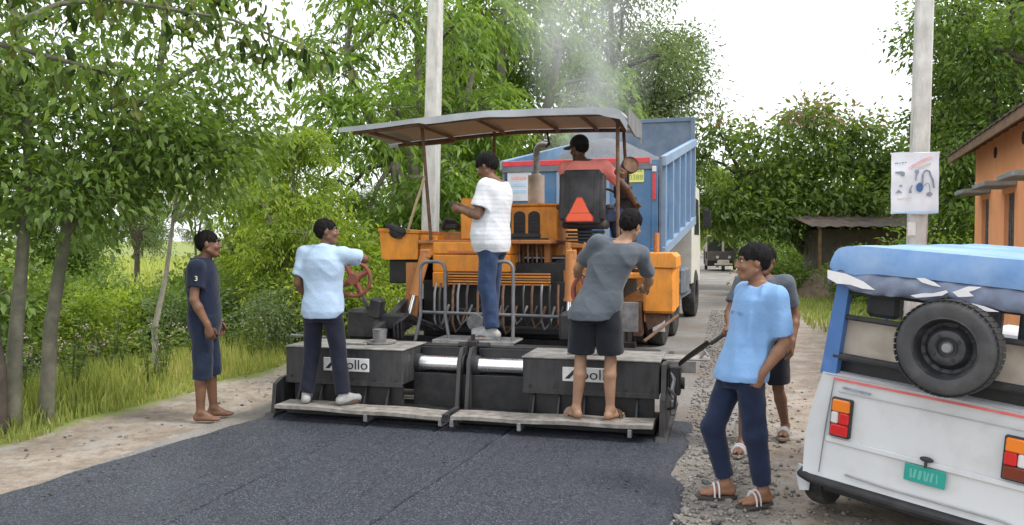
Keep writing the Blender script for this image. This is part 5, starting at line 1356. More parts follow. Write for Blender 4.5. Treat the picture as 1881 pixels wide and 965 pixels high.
        extra.append(quad_tube([tuple(b0), tuple(b0 + td * .035 * S), tuple(b0 + (td * .6 + d * .5) * .062 * S)], [.013 * S, .0115 * S, .009 * S]))
    body = place('body', F.mesh('body', skin_m or SK[0], extra), root)
    for q in (-1, 1):
        m = MB(); m.ell(hp_((q * .032, .0765, .008)), (.0108 * S,) * 3, 12, 8); eo = m.build('eye', K['eye_w'], body, smooth=60)
        m = MB(); m.ell(hp_((q * .032, .0842, .008)), (.0078 * S, .0042 * S, .0078 * S), 10, 6); m.build('iris', K['iris'], eo, smooth=60)
    # ---- hair or cap
    G = Field(hed - .17 * S, hed + .19 * S, .005)
    G.ell(hp_((0, -.016, .034)), [.083 * S * hair_puff, .102 * S * hair_puff, .092 * S * hair_puff], R, 0)
    G.ell(hp_((0, -.05, -.0)), [.071 * S, .056 * S, .060 * S], R, .02)
    G.cut_ell(hp_((0, .105, -.045)), [.078 * S, .095 * S, .095 * S], R)
    G.cut_ell(hp_((0, .030, -.060)), [.13 * S, .082 * S, .090 * S], R)
    G.wrinkle(.007 * (1 + 2 * (hair_puff - 1)), 95, 5)
    for q in (-1, 1): G.cone(hp_((q * .014, .0985, .029)), hp_((q * .050, .0845, .031)), .0052 * S, .0042 * S, 0)
    place('hair', G.mesh('hair', K['hair']), body)
    if cap is not None:
        G = Field(hed - .22 * S, hed + .25 * S, .007)
        G.ell(hp_((0, -.012, .052)), [.092 * S, .112 * S, .095 * S], R, 0)
        G.cut_plane(hp_((0, 0, .012)), R @ np.array([0, .25, -1]))
        G.ell(hp_((0, .125, .036)), [.075 * S, .095 * S, .011 * S], R, .012)
        cp = place('cap', G.mesh('cap', cap), root)
    # ---- garments
    for spec in (bottoms, tops):
        if not spec: continue
        G = Field(lo, hi, h)
        inf = spec.get('infl', .016)
        if spec['type'] == 'top':
            hem = pel[2] + spec.get('hem', -.02) * S
            torso(G, inf, hem, nek[2] + (.022 if spec.get('collar') else -.012) * S, .02, hemflare=spec.get('flare', .0))
            for s in 'RL':
                sh, el, wr = j['sh' + s], j['el' + s], j['wr' + s]; fr_ = spec.get('sleeve', .6)
                G.cone(nek + (sh - nek) * .22 - np.array([0, 0, .022 * S]), sh, .050 * S, .056 * S + inf * .4, .04)
                P = sh + (el - sh) * min(fr_, 1.0)
                if fr_ <= 1: G.sleeve(sh, P, .056 * S + inf * .4, .047 * S + inf * .6 + spec.get('sl_w', .008), .045)
                else:
                    G.cone(sh, el, .053 * S + inf * .4, .050 * S + inf * .6, .02)
                    W = el + (wr - el) * (fr_ - 1); G.cone(el, W, .048 * S + inf * .8, .042 * S + inf * .8, .02)
            G.cut_plane((0, 0, hem), (0, 0, -1))
            if not spec.get('collar'): G.cut_ell(nek + np.array([0, .03, .042 * S]), [.060 * S, .066 * S, .046 * S])
            if spec.get('collar'):
                for a in range(12):
                    t0, t1 = 2 * math.pi * a / 12, 2 * math.pi * (a + 1) / 12
                    f = lambda t: nek + np.array([.058 * math.cos(t), .012 + .058 * math.sin(t), .002 - .020 * math.sin(t)]) * S
                    G.cone(f(t0), f(t1), .016, .016, .012)
        else:
            torso(G, inf * .8, pel[2] - .13 * S, pel[2] + spec.get('waist', .06) * S, .02)
            ln = spec.get('len', 1.9); wk, wa = spec.get('wk', .070) * S, spec.get('wa', .062) * S
            for s in 'RL':
                hp, kn, an = j['hp' + s], j['kn' + s], j['an' + s]
                if ln <= 1:
                    P = hp + (kn - hp) * ln; G.sleeve(hp, P, .100 * S + inf * .5, wk, .012)
                else:
                    G.cone(hp, kn, .092 * S + inf * .3, wk, .03); P = kn + (an - kn) * (ln - 1)
                    G.sleeve(kn, P, wk, wa, .02); dn = (an - kn) / np.linalg.norm(an - kn)
                    if spec.get('cuff'):
                        G.cone(P - dn * .035 * S, P - dn * .012 * S, wa + .009, wa + .009, .003)
        bores = []
        if spec['type'] == 'top' and spec.get('sleeve', .6) <= 1:
            for s in 'RL': bores.append((j['sh' + s], j['el' + s], spec.get('sleeve', .6), .047 * S + inf * .6 + spec.get('sl_w', .008)))
        if spec['type'] != 'top' and spec.get('len', 1.9) <= 1:
            for s in 'RL': bores.append((j['hp' + s], j['kn' + s], spec['len'], spec['wk'] * S))
        G.wrinkle(spec.get('wr', .006), spec.get('wf', 22), spec.get('seed', 3), spec.get('ani', (1, 1, .55)), True)
        for p0, p1_, t_, r_ in bores:                  # hollow the last hand's breadth of sleeves and shorts
            Pe = p0 + (p1_ - p0) * t_; dn = (p1_ - p0) / np.linalg.norm(p1_ - p0)
            G.bore(Pe - dn * .03, Pe + dn * .05, r_ - .017 - spec.get('wr', .006) * .5)
        place(spec['name'], G.mesh(spec['name'], spec['mat']), root)
    # ---- footwear
    if shoes:
        for s in 'RL':
            an, ft = j['an' + s], j['ft' + s]; fd = np.array([ft[0], ft[1], 0]) / np.hypot(ft[0], ft[1]); sd = np.array([fd[1], -fd[0], 0]); up = np.array([0, 0, 1.0])
            if shoes['type'] == 'shoe':
                G = Field(an - .25 * S, an + .28 * S, .007)
                heel = an - fd * .035 * S - up * .042 * S; toe = an + fd * .165 * S - up * .045 * S
                G.cone(an - up * .005, heel, .041 * S, .039 * S, .012); G.cone(an, toe, .040 * S, .028 * S, .012); G.cone(heel, toe, .041 * S, .036 * S, .01)
                G.cut_plane((0, 0, an[2] - .082 * S), (0, 0, -1))
                so = place('shoe', G.mesh('shoe', shoes['mat']), root)
                m = MB(); out = []
                for a in range(24):
                    t = 2 * math.pi * a / 24; lx_ = math.cos(t); wd = .044 if lx_ > 0 else .036
                    p = an + fd * (.068 + .135 * lx_) * S + sd * wd * math.sin(t) * S; out.append((p[0], p[1]))
                m.prism(out, an[2] - .084 * S, an[2] - .062 * S, 'z'); m.build('sole', shoes['sole'], so)
            else:
                m = MB(); out = []
                for a in range(24):
                    t = 2 * math.pi * a / 24; lx_ = math.cos(t); wd = .050 if lx_ > 0 else .040
                    p = an + fd * (.066 + .142 * lx_) * S + sd * wd * math.sin(t) * S; out.append((p[0], p[1]))
                zb = an[2] - .098 * S
                m.prism(out, zb, zb + .020 * S, 'z'); so = m.build('sandal', shoes['sole'], root)
                for a0, hh in shoes.get('straps', ((.105, .062), (.075, .070))):
                    m = MB(); P = []
                    for q in range(13):
                        t = math.pi * q / 12; c = an + fd * a0 * S
                        P.append(tuple(c + sd * (-math.cos(t)) * .050 * S + up * ((-.080) + hh * math.sin(t) ** .8) * S))
                    m.tube(P, .012 * S, 6, sx=.35); m.build('strap', shoes['mat'], so)
    return root, j, S

C = {}
C['navy'] = cloth('navy_cotton', (.010, .016, .038)); C['navy_short'] = cloth('navy_denim', (.014, .022, .045), .25)
C['paleblue'] = cloth('pale_blue_shirt', (.38, .50, .66), .08); C['dark'] = cloth('black_navy_cotton', (.012, .015, .028), .2)
C['stripe'] = cloth('white_striped_jersey', (.66, .68, .72), .04, stripes=(24, (.55, .58, .64))); C['jeans'] = cloth('blue_denim', (.028, .05, .11), .35, bscale=40)
C['coral'] = cloth('coral_jersey', (.88, .28, .24), .1); C['grey'] = cloth('slate_grey_jersey', (.088, .103, .123), .12); C['black'] = cloth('black_cotton', (.012, .014, .02), .2)
C['sky'] = cloth('sky_blue_jersey', (.19, .345, .60), .07, bscale=16); C['denim'] = cloth('dark_indigo_denim', (.011, .019, .048), .3, bscale=40)
C['shoe_w'] = M('grey_white_shoe', (.33, .33, .33), .6, var=.2, scale=20); C['sole'] = M('dark_sole', (.06, .055, .05), .8, var=.2); C['strap'] = M('pale_strap', (.62, .60, .60), .6, var=.1); C['sole_t'] = M('tan_sole', (.22, .17, .13), .8, var=.2)
C['capm'] = cloth('black_cap_cloth', (.012, .013, .016), .2)
yaw_to = lambda dx, dy: math.atan2(-dx, dy)

# 1 barefoot man in navy on the verge, facing the machine
X, Y, _ = gnd(372, 776)
p1, j1, S1 = person('barefoot man in navy polo shirt and rolled shorts standing on the verge', (X, Y + .06, gh1(X, Y) + .018), rad(-82), 1.71,
    dict(nek=(0, -.02, 1.44), hed=(0, .045, 1.585), shR=(.175, -.02, 1.38), elR=(.225, -.03, 1.10), wrR=(.23, .085, .87), hdR=(0, .2, -1), shL=(-.175, -.02, 1.38), elL=(-.22, -.02, 1.10), wrL=(-.22, .08, .87), hdL=(0, .2, -1),
         anR=(.08, -.02, .08), anL=(-.12, .05, .08), knR=(.095, .01, .47), knL=(-.11, .04, .47), ftR=(.1, 1, 0), ftL=(-.05, 1, 0)),
    skin_m=SK[0], head=(rad(6), rad(2), 0), fingers=(.7, .6), girth=1.03, belly=.02,
    tops=dict(type='top', name='polo_shirt', mat=C['navy'], infl=.018, hem=-.10, sleeve=.62, collar=True, sl_w=.012, wr=.005),
    bottoms=dict(type='bottom', name='shorts', mat=C['navy_short'], len=1.22, wk=.083, wa=.082, infl=.022, wr=.008))
tx = text('sleeve_number', '3', .062, M('pale_yellow_print', (.72, .70, .48), .7, var=.1), p1, (.2665, -.012, 1.272), (rad(90), 0, rad(90)), ext=.003)
tx.location = (.185 * S1 + .0865, .0, 1.285 * S1); tx.rotation_euler = (rad(84), 0, rad(90))

# 2 man in pale blue shirt on the left foot board, hand on the red wheel
wx, wy = PO
X, Y, _ = pw(-1.27, .14)
bz = .186
p2, j2, S2 = person('man in pale blue shirt and black trousers holding the red hand wheel', (X, Y, bz), PYAW + rad(2), 1.64,
    dict(nek=(.0, .03, 1.44), hed=(.02, .05, 1.59), pel=(0, 0, .90), shR=(.18, .04, 1.38), elR=(.30, .27, 1.33), wrR=(.12, .56, 1.36), hdR=(-.4, 1, -.05), shL=(-.18, .02, 1.385), elL=(-.235, -.02, 1.11), wrL=(-.20, .17, .93), hdL=(.2, .6, -.8),
         anR=(.19, .02, .085), knR=(.135, .04, .47), anL=(-.17, 0, .085), knL=(-.12, .03, .47), ftR=(.55, 1, 0), ftL=(-.35, 1, 0)),
    skin_m=SK[0], head=(rad(-62), rad(4), 0), fingers=(.9, .6), girth=1.02,
    tops=dict(type='top', name='shirt', mat=C['paleblue'], infl=.024, hem=-.10, sleeve=.72, collar=True, sl_w=.014, wr=.008, flare=.01),
    bottoms=dict(type='bottom', name='trousers', mat=C['dark'], len=1.94, wk=.074, wa=.066, infl=.014, wr=.007),
    shoes=dict(type='shoe', mat=C['shoe_w'], sole=C['sole']))

# 3 stout man in white striped T-shirt on the middle steps, reading a phone
X, Y, _ = pw(.01, 1.14)
p3, j3, S3 = person('man in white striped shirt and jeans reading a phone on the paver steps', (X, Y, .696), rad(68), 1.79,
    dict(nek=(0, -.03, 1.44), hed=(0, .055, 1.575), pel=(0, 0, .90), shR=(.18, -.01, 1.38), elR=(.235, .06, 1.12), wrR=(.07, .30, 1.19), hdR=(-.35, 1, .2), shL=(-.18, -.01, 1.38), elL=(-.24, .05, 1.12), wrL=(-.08, .29, 1.18), hdL=(.35, 1, .2),
         anR=(.06, .05, .085), knR=(.085, .05, .47), anL=(-.09, -.04, .085), knL=(-.09, .02, .47), ftR=(.1, 1, 0), ftL=(-.1, 1, 0)),
    skin_m=SK[0], head=(rad(-4), rad(-26), 0), fingers=(.7, .7), girth=1.06, belly=.06, hair_puff=1.06,
    tops=dict(type='top', name='tee_shirt', mat=C['stripe'], infl=.026, hem=-.11, sleeve=.72, sl_w=.018, wr=.006, flare=.012),
    bottoms=dict(type='bottom', name='jeans', mat=C['jeans'], len=1.95, wk=.078, wa=.068, infl=.014, wr=.009),
    shoes=dict(type='shoe', mat=C['shoe_w'], sole=C['shoe_w']))
ph = MB(); ph.box((0, 0, 0), (.072, .15, .009), .004); pho = ph.build('phone', K['ink'], None)
_m = Matrix.Translation(p3.location) @ Matrix.Rotation(p3.rotation_euler[2], 4, 'Z') @ Matrix.Translation(Vector((0, .40, 1.225)) * S3)
pho.matrix_world = _m @ Matrix.Rotation(rad(35), 4, 'X'); tag(pho, 'dark mobile phone held in the hands of the striped shirt man', 'phone')

# 4 operator on the seat
X, Y, _ = pw(.68, 2.42)
p4, j4, S4 = person('paver operator in coral shirt and black cap sitting on the black seat', (X, Y, .91), PYAW + rad(-10), 1.78,
    dict(pel=(0, -.02, .99), nek=(-.02, .03, 1.53), hed=(-.085, .08, 1.665), shR=(.20, .05, 1.46), elR=(.40, .18, 1.24), wrR=(.42, .40, 1.10), hdR=(0, 1, -.3), shL=(-.22, .03, 1.46), elL=(-.27, .20, 1.24), wrL=(-.18, .42, 1.16), hdL=(.2, 1, 0),
         hpR=(.09, .02, .97), knR=(.20, .46, .99), anR=(.22, .56, .59), hpL=(-.09, .02, .97), knL=(-.16, .46, .99), anL=(-.18, .56, .59), ftR=(.1, 1, 0), ftL=(-.1, 1, 0)),
    skin_m=SK[2], head=(rad(62), rad(-8), 0), cap=C['capm'], fingers=(1.0, .9), girth=1.2,
    tops=dict(type='top', name='tee_shirt', mat=C['coral'], infl=.024, hem=-.02, sleeve=.66, sl_w=.014, wr=.007),
    bottoms=dict(type='bottom', name='jeans', mat=C['jeans'], len=1.9, wk=.085, wa=.075, infl=.012, wr=.008),
    shoes=dict(type='shoe', mat=C['sole'], sole=C['sole']))

# 5 man in slate T-shirt and black shorts on the right foot board, working the other wheel
X, Y, _ = pw(1.17, .14)
p5, j5, S5 = person('man in slate grey shirt and black shorts leaning at the right screed controls', (X, Y, bz), PYAW + rad(4), 1.74,
    dict(pel=(0, 0, .90), nek=(.185, .06, 1.41), hed=(.265, .10, 1.545), shR=(.345, .09, 1.31), elR=(.41, .30, 1.11), wrR=(.38, .50, 1.02), hdR=(-.3, 1, -.1), shL=(.01, .04, 1.40), elL=(-.16, .22, 1.20), wrL=(-.20, .46, 1.14), hdL=(0, 1, 0),
         anR=(.115, .0, .085), knR=(.115, .03, .47), anL=(-.155, .0, .085), knL=(-.125, .03, .47), ftR=(.55, 1, 0), ftL=(-.55, .85, 0)),
    skin_m=SK[3], head=(rad(-28), rad(-12), rad(12)), fingers=(1.1, 1.1), girth=.99, sh_yaw=rad(-12), hair_puff=1.03,
    tops=dict(type='top', name='tee_shirt', mat=C['grey'], infl=.022, hem=-.10, sleeve=.75, sl_w=.008, wr=.010, wf=22, ani=(1, .6, .45), flare=.034),
    bottoms=dict(type='bottom', name='shorts', mat=C['black'], len=.86, wk=.112, infl=.014, wr=.006, waist=-.03),
    shoes=dict(type='sandal', mat=C['sole_t'], sole=C['sole_t']))

# 6 young man in sky blue T-shirt on the right verge, hand in pocket
X, Y, _ = gnd(1388, 928)
gz = gh1(X, Y) + .028
p6, j6, S6 = person('young man in sky blue shirt and jeans with one hand in his pocket', (X, Y, gz), rad(102), 1.61,
    dict(pel=(0, .10, .89), nek=(0, -.02, 1.43), hed=(0, .035, 1.575), shL=(-.180, -.03, 1.355), elL=(-.215, -.075, 1.07), wrL=(-.19, .07, .875), hdL=(.25, .35, -.9), shR=(.175, -.01, 1.365), elR=(.195, -.08, 1.09), wrR=(.18, .05, .87), hdR=(-.1, .3, -.9),
         hpL=(-.09, .10, .87), knL=(-.075, .05, .46), anL=(-.045, -.03, .085), ftL=(-.12, 1, 0), hpR=(.09, .10, .87), knR=(.125, .25, .48), anR=(.12, .15, .095), ftR=(.25, 1, 0)),
    skin_m=SK[1], head=(rad(-14), rad(-3), 0), fingers=(.6, .4), hair_puff=1.05, h=.0075, girth=.93,
    tops=dict(type='top', name='tee_shirt', mat=C['sky'], infl=.020, hem=-.075, sleeve=.86, sl_w=.008, wr=.011, wf=23, flare=.030, ani=(1, 1, .38), seed=8),
    bottoms=dict(type='bottom', name='jeans', mat=C['denim'], len=1.86, wk=.076, wa=.060, infl=.006, wr=.006, wf=24, waist=.02),
    shoes=dict(type='sandal', mat=C['strap'], sole=C['sole'], straps=((.085, .078), (.055, .085))))
# faint chest print
m = MB()
for q in range(9):
    m.box((-.06 + q * .0145, .0, 0), (.009, .002, .014 + .006 * (q % 3)), .0005)
cp_ = m.build('chest_print', M('grey_print', (.20, .30, .48), .8, var=.2), p6, (.0, .152 * S6, 1.245 * S6), (rad(-4), 0, 0))

# 7 person mostly hidden behind him, walking with a shovel
X, Y, _ = (2.02, 6.5, 0)
gz = gh1(X, Y) + .02
p7, j7, S7 = person('person in grey shirt and shorts walking behind the young man in sky blue', (X, Y, gz), rad(150), 1.60,
    dict(pel=(0, .03, .88), nek=(0, .06, 1.42), hed=(-.01, .10, 1.565), shR=(.18, .06, 1.37), elR=(.26, .16, 1.12), wrR=(.20, .38, 1.02), hdR=(-.1, 1, -.2), shL=(-.18, .06, 1.37), elL=(-.24, -.02, 1.10), wrL=(-.24, .10, .88),
         hpR=(.09, .03, .87), knR=(.10, .26, .50), anR=(.09, .36, .085), hpL=(-.09, .03, .87), knL=(-.10, -.06, .47), anL=(-.10, -.36, .10), ftR=(.05, 1, 0), ftL=(-.05, 1, 0)),
    skin_m=SK[0], head=(rad(0), rad(-6), 0), fingers=(1.2, .6), hair_puff=1.08,
    tops=dict(type='top', name='shirt', mat=C['grey'], infl=.022, hem=-.04, sleeve=.7, wr=.006),
    bottoms=dict(type='bottom', name='shorts', mat=C['black'], len=.85, wk=.10, infl=.026),
    shoes=dict(type='sandal', mat=C['strap'], sole=C['sole_t']))
_h = Matrix.Translation(p7.location) @ Matrix.Rotation(p7.rotation_euler[2], 4, 'Z') @ Vector(tuple((j7['wrR'] + np.array([-.01, .085, -.03]) * S7)))
sh = thing('shovel', 'black shovel held low by the person behind the young man', 'shovel', _h, (0, 0, 0))
tip = Vector(dep(1287, 645, 6.35)) - _h; back_ = -tip.normalized() * .45
m = MB(); m.cyl(back_, tip * .62, .016, n=10); m.build('handle', K['black'], sh)
ax = tip.normalized(); sdv = Vector((0, 0, 1)).cross(ax).normalized()
m = MB(); P = []
for i in range(7):
    u = i / 6; wv = .09 * math.sin(math.pi * (.25 + .75 * u)) ** .5 if u < 1 else .02
    P.append([tuple(tip * .60 + ax * (.34 * u) + sdv * (wv * k) + Vector((0, 0, .03 * k * k))) for k in (-1, -.5, 0, .5, 1)])
m.sheet(P, .004); m.build('blade', K['grease'], sh)
# ================================================================== trees and shrubs
def leaf_cloud(P, D, L, W, tint, seed, fold=.35):
    """one folded four-point leaf per row: P base, D direction"""
    g = np.random.default_rng(seed); n = len(P)
    D = D / np.linalg.norm(D, axis=1, keepdims=True)
    r = g.normal(size=(n, 3)); r[:, 2] += .8
    S = np.cross(D, r); S /= np.linalg.norm(S, axis=1, keepdims=True) + 1e-9
    N = np.cross(S, D)
    mid = P + D * (L * .45)[:, None]
    a = mid + S * (W * .5)[:, None] + N * (W * fold * .5)[:, None]; b = mid - S * (W * .5)[:, None] + N * (W * fold * .5)[:, None]
    tip = P + D * L[:, None] - np.array([0, 0, 1.0]) * (L * .12)[:, None]
    V = np.stack([P, a, tip, b], 1).reshape(-1, 3)
    i = np.arange(n)[:, None] * 4
    F = np.concatenate([i + np.array([[0, 1, 2]]), i + np.array([[0, 2, 3]])])
    return V, F, np.repeat(tint, 4)
K['bark'] = M('grey_green_bark', (.16, .15, .115), .9, var=.35, scale=9, dirt=(.10, .12, .07), damt=.5, dscale=5, bump=.6, bscale=35)
K['bark_d'] = M('dark_bark', (.075, .06, .048), .9, var=.35, scale=9, bump=.6, bscale=30)
K['bark_p'] = M('pale_bark', (.30, .28, .23), .9, var=.25, scale=12, bump=.4, bscale=40)
LM = dict(
    dark=leaf_mat('dark_leaves', (.052, .108, .026), (.20, .30, .070), (.32, .39, .11), .46),
    fresh=leaf_mat('fresh_leaves', (.060, .130, .024), (.26, .39, .080), (.42, .51, .15), .5),
    yellow=leaf_mat('yellow_green_leaves', (.11, .19, .026), (.36, .46, .075), (.50, .56, .15), .52),
    fine=leaf_mat('fine_grey_leaves', (.07, .115, .055), (.20, .27, .13), (.30, .35, .19), .44),
    red=leaf_mat('reddish_tip_leaves', (.060, .118, .030), (.24, .34, .085), (.25, .18, .13), .45))
def tree_mesh(seed, trunk, lobes, leaf, per, L, W, droop=.4, spread=.35, spray=0, tr=.12, limb=.05, bark='bark', twigs=True, tints=(.1, .8), redtop=None):
    """trunk: list of axis paths (list of points); lobes: (cx,cy,cz, rx,ry,rz, clusters)"""
    g = np.random.default_rng(seed); m = MB()
    ends = []
    for path in trunk:
        k = len(path); m.tube(path, [tr * (1 - .62 * i / (k - 1)) for i in range(k)], 10); ends.append(path[-1]); ends.append(path[-2])
        if k > 3: ends.append(path[-3])
    Ps, Ds, Ts = [], [], []
    E_ = np.array(ends)
    for lb in lobes:
        c = np.array(lb[:3]); r = np.array(lb[3:6]); n = int(lb[6])
        s = E_[np.argmin(((E_ - c) ** 2).sum(1) + 2.0 * np.maximum(0, E_[:, 2] - c[2]))]
        mid = (s + c) / 2 + g.normal(0, .12, 3) * np.linalg.norm(c - s) * .4; mid[2] += .08 * np.linalg.norm(c - s)
        m.tube([tuple(s), tuple(mid), tuple(c)], [limb, limb * .75, limb * .4], 7)
        u = g.normal(size=(n, 3)); u /= np.linalg.norm(u, axis=1, keepdims=True)
        rad_ = g.random(n) ** .42
        cc = c + u * r * rad_[:, None] * (1 + .18 * wav(u[:, 0] * 3, u[:, 1] * 3, u[:, 2] * 3, seed + 3))[:, None]
        lobe_t = g.uniform(-.12, .12)
        for q in range(n):
            out = cc[q] - c; 
            if twigs and (q % 3 == 0):
                m.tube([tuple(c + out * .15), tuple(c + out * .6 + g.normal(0, .05, 3)), tuple(cc[q])], [limb * .3, limb * .18, .006], 4)
        ct = np.clip(g.normal(.45, .16, n) + lobe_t, 0, 1)
        if spray:                                       # hanging sprays with leaves along them
            for q in range(spray):
                a = g.uniform(0, 2 * np.pi, n); ln = spread * g.uniform(.6, 1.3, n)
                dirx = np.stack([np.cos(a), np.sin(a), g.uniform(-.1, .5, n)], -1) + u * .8
                dirx /= np.linalg.norm(dirx, axis=1, keepdims=True)
                for t in np.linspace(.1, 1, per):
                    pos = cc + dirx * (ln * t)[:, None] - np.array([0, 0, 1.0]) * (droop * ln * t ** 2)[:, None]
                    side = np.cross(dirx, (0, 0, 1.0)) * g.choice([-1, 1], n)[:, None]
                    Ps.append(pos + g.normal(0, .02, (n, 3))); Ds.append(dirx * .6 + side * .7 - np.array([0, 0, 1.0]) * (droop * (.4 + t)) + g.normal(0, .18, (n, 3)))
                    Ts.append(ct + g.normal(0, .10, n) + .18 * (t - .5))
        else:
            k = n * per
            off = g.normal(0, spread * .55, (k, 3)); base = np.repeat(cc, per, 0)
            Ps.append(base + off); Ds.append(np.repeat(u, per, 0) * .5 + off / spread * .5 + g.normal(0, .5, (k, 3)) - np.array([0, 0, droop]))
            Ts.append(np.repeat(ct, per) + g.normal(0, .13, k))
    P = np.concatenate(Ps); D = np.concatenate(Ds); T = np.clip(np.concatenate(Ts), 0, 1) * (tints[1] - tints[0]) + tints[0]
    if redtop is not None:
        T = np.where((P[:, 2] > redtop) & (g.random(len(P)) < .3), 1.0, T)
    n = len(P); sz = g.uniform(.45, 1.35, n)
    V, F, tt = leaf_cloud(P, D, L * sz, W * sz, T, seed + 1)
    return m.mesh('trunk', K[bark], 60), np_mesh('crown', V, F, LM[leaf], False, {'tint': tt})
def tree(name, label, loc, meshes, rz=0, s=1.0, group='roadside trees', cat='tree', names=('trunk', 'crown')):
    t = thing(name, label, cat, loc, (0, 0, rad(rz)), group); t.scale = (s, s, s)
    place(names[0], meshes[0], t); place(names[1], meshes[1], t)
    return t
def gl(X, Y, dz=-.05): return (X, Y, gh1(X, Y) + dz)

# near left tree: two slim stems, low dense dark crown. local origin at stem foot; +x right, +y away
A = tree_mesh(11, [[(0, 0, 0), (.03, .02, .8), (.10, .05, 1.7), (.10, .15, 2.6), (.0, .2, 3.6)], [(.15, .25, 0), (.19, .28, .9), (.30, .35, 1.75), (.65, .5, 2.4), (1.0, .7, 3.1)]],
    [(-.6, .1, 2.25, .75, .7, .5, 55), (.45, .1, 2.2, .7, .7, .45, 60), (1.25, .5, 2.5, .6, .6, .38, 50), (.9, .3, 2.85, .75, .7, .5, 46), (-.1, .3, 3.0, .9, .8, .55, 50), (1.7, .9, 2.7, .55, .5, .45, 28), (-1.0, .4, 3.2, .8, .7, .6, 40),
     (.5, .6, 3.9, 1.0, .8, .6, 40), (-.5, .5, 4.2, 1.0, .9, .6, 40), (1.6, 1.0, 3.5, .5, .5, .35, 12), (1.2, .8, 4.4, .8, .7, .5, 26)],
    'dark', 44, .085, .042, droop=.35, spread=.30, tr=.07, limb=.035)
X, Y, _ = gnd(22, 790)
tree('slim_tree', 'tree with two slim stems and low dark crown on the grassy verge', gl(X, Y), A)
# thin sapling with pale stem
B = tree_mesh(12, [[(0, 0, 0), (-.02, 0, .7), (.10, .05, 1.3), (.18, .1, 2.0), (.30, .1, 2.9)]],
    [(.35, .1, 2.4, .5, .5, .4, 22), (.0, .1, 2.8, .5, .5, .4, 22), (.6, .1, 3.0, .5, .5, .4, 22), (.3, .0, 3.5, .5, .5, .4, 18), (.75, .2, 2.45, .35, .35, .3, 12)], 'dark', 26, .085, .04, spread=.26, tr=.042, limb=.02, bark='bark_p', tints=(.25, 1.0))
X, Y, _ = gnd(288, 700)
tree('sapling', 'thin leaning sapling with pale stem in the tall grass', gl(X, Y), B, s=.95)
# leftmost brown stem
Bq = tree_mesh(14, [[(0, 0, 0), (.02, 0, .6), (-.06, 0, 1.2), (-.12, 0, 2.0), (-.15, 0, 2.8)]], [(-.3, .1, 3.0, .7, .7, .6, 40), (-.6, .3, 2.5, .6, .6, .4, 26)], 'dark', 30, .08, .04, spread=.3, tr=.10, limb=.04, bark='bark_d')
X, Y, _ = gnd(2, 800)
tree('brown_stem_tree', 'tree with rough dark brown stem at the end of the verge', gl(X - .06, Y), Bq)
# big-leaved branch reaching over the verge; its trunk stands out of view
ov = thing('overhanging_tree', 'big leaved branch hanging over the verge with drooping light leaves', 'tree', gl(-4.6, 3.2), (0, 0, 0), 'roadside trees')
m = MB(); m.tube([(0, 0, 0), (.05, .1, 1.6), (.2, .4, 3.0), (.5, .8, 4.2)], [.14, .12, .10, .07], 12); m.build('trunk', K['bark'], ov)
bm_ = MB(); brs = []
for pth in ([(.25, .5, 3.2), (.9, 1.2, 3.35), (1.8, 1.9, 3.25), (2.7, 2.4, 3.20), (3.25, 2.7, 3.02)], [(.4, .7, 3.7), (1.2, 1.5, 3.7), (2.1, 2.1, 3.55), (2.9, 2.7, 3.45)], [(.2, .4, 2.9), (.9, 1.3, 2.95), (1.5, 1.9, 2.90), (2.0, 2.4, 2.8)]):
    bm_.tube(pth, [.035, .026, .018, .010, .006][:len(pth)], 7); brs.append([np.array(p) for p in pth])
bo = bm_.build('branch', K['bark'], ov)
big = []
for q in range(3):
    mm = MB(); Lf, Wf = .12, .055
    P = []
    for i in range(6):
        u = i / 5; wv = Wf / 2 * math.sin(math.pi * min(1, u * .93 + .05)) ** .8 if u < 1 else .002
        P.append([(k * wv, u * Lf, .016 * abs(k) - .03 * u * u * (1 + .4 * q)) for k in (-1, 0, 1)])
    mm.sheet(P, .0012); me = mm.mesh('leaf', leaf_mat('broad_leaf', *((((.05, .10, .015),) * 2, ((.10, .16, .025),) * 2, ((.17, .20, .04),) * 2)[q]), None, .4), 60); big.append(me)
gq = np.random.default_rng(5)
for k in range(290):
    br = brs[(0, 0, 1, 1, 2)[k % 5]]; t = gq.uniform(.25, 1) * (len(br) - 1); i = min(int(t), len(br) - 2)
    p = br[i] + (br[i + 1] - br[i]) * (t - i) + gq.normal(0, .10, 3) * np.array([1, 1, .7]) - np.array([0, 0, .08])
    o = place('leaf', big[k % 3 if k % 7 else 2], bo, tuple(p), (gq.normal(-1.0, .35), gq.normal(0, .5), gq.uniform(0, 6.3))); sz = gq.uniform(.6, 1.15); o.scale = (sz, sz, sz)

Pq, Dq = [], []                                          # the finer leaves between them
for br in brs:
    for k in range(620):
        t = gq.uniform(.15, 1) * (len(br) - 1); i = min(int(t), len(br) - 2)
        Pq.append(br[i] + (br[i + 1] - br[i]) * (t - i) + gq.normal(0, .17, 3) * np.array([1, 1, .8]) - np.array([0, 0, .02])); Dq.append(gq.normal(0, .6, 3) - np.array([0, 0, .7]))
Pq, Dq = np.array(Pq), np.array(Dq); nq = len(Pq); sz = gq.uniform(.05, .10, nq)
V, F, tt = leaf_cloud(Pq, Dq, sz, sz * .45, gq.uniform(.1, .95, nq), 77)
fo = place('foliage', np_mesh('foliage', V, F, LM['dark'], False, {'tint': tt}), ov); fo['kind'] = 'stuff'

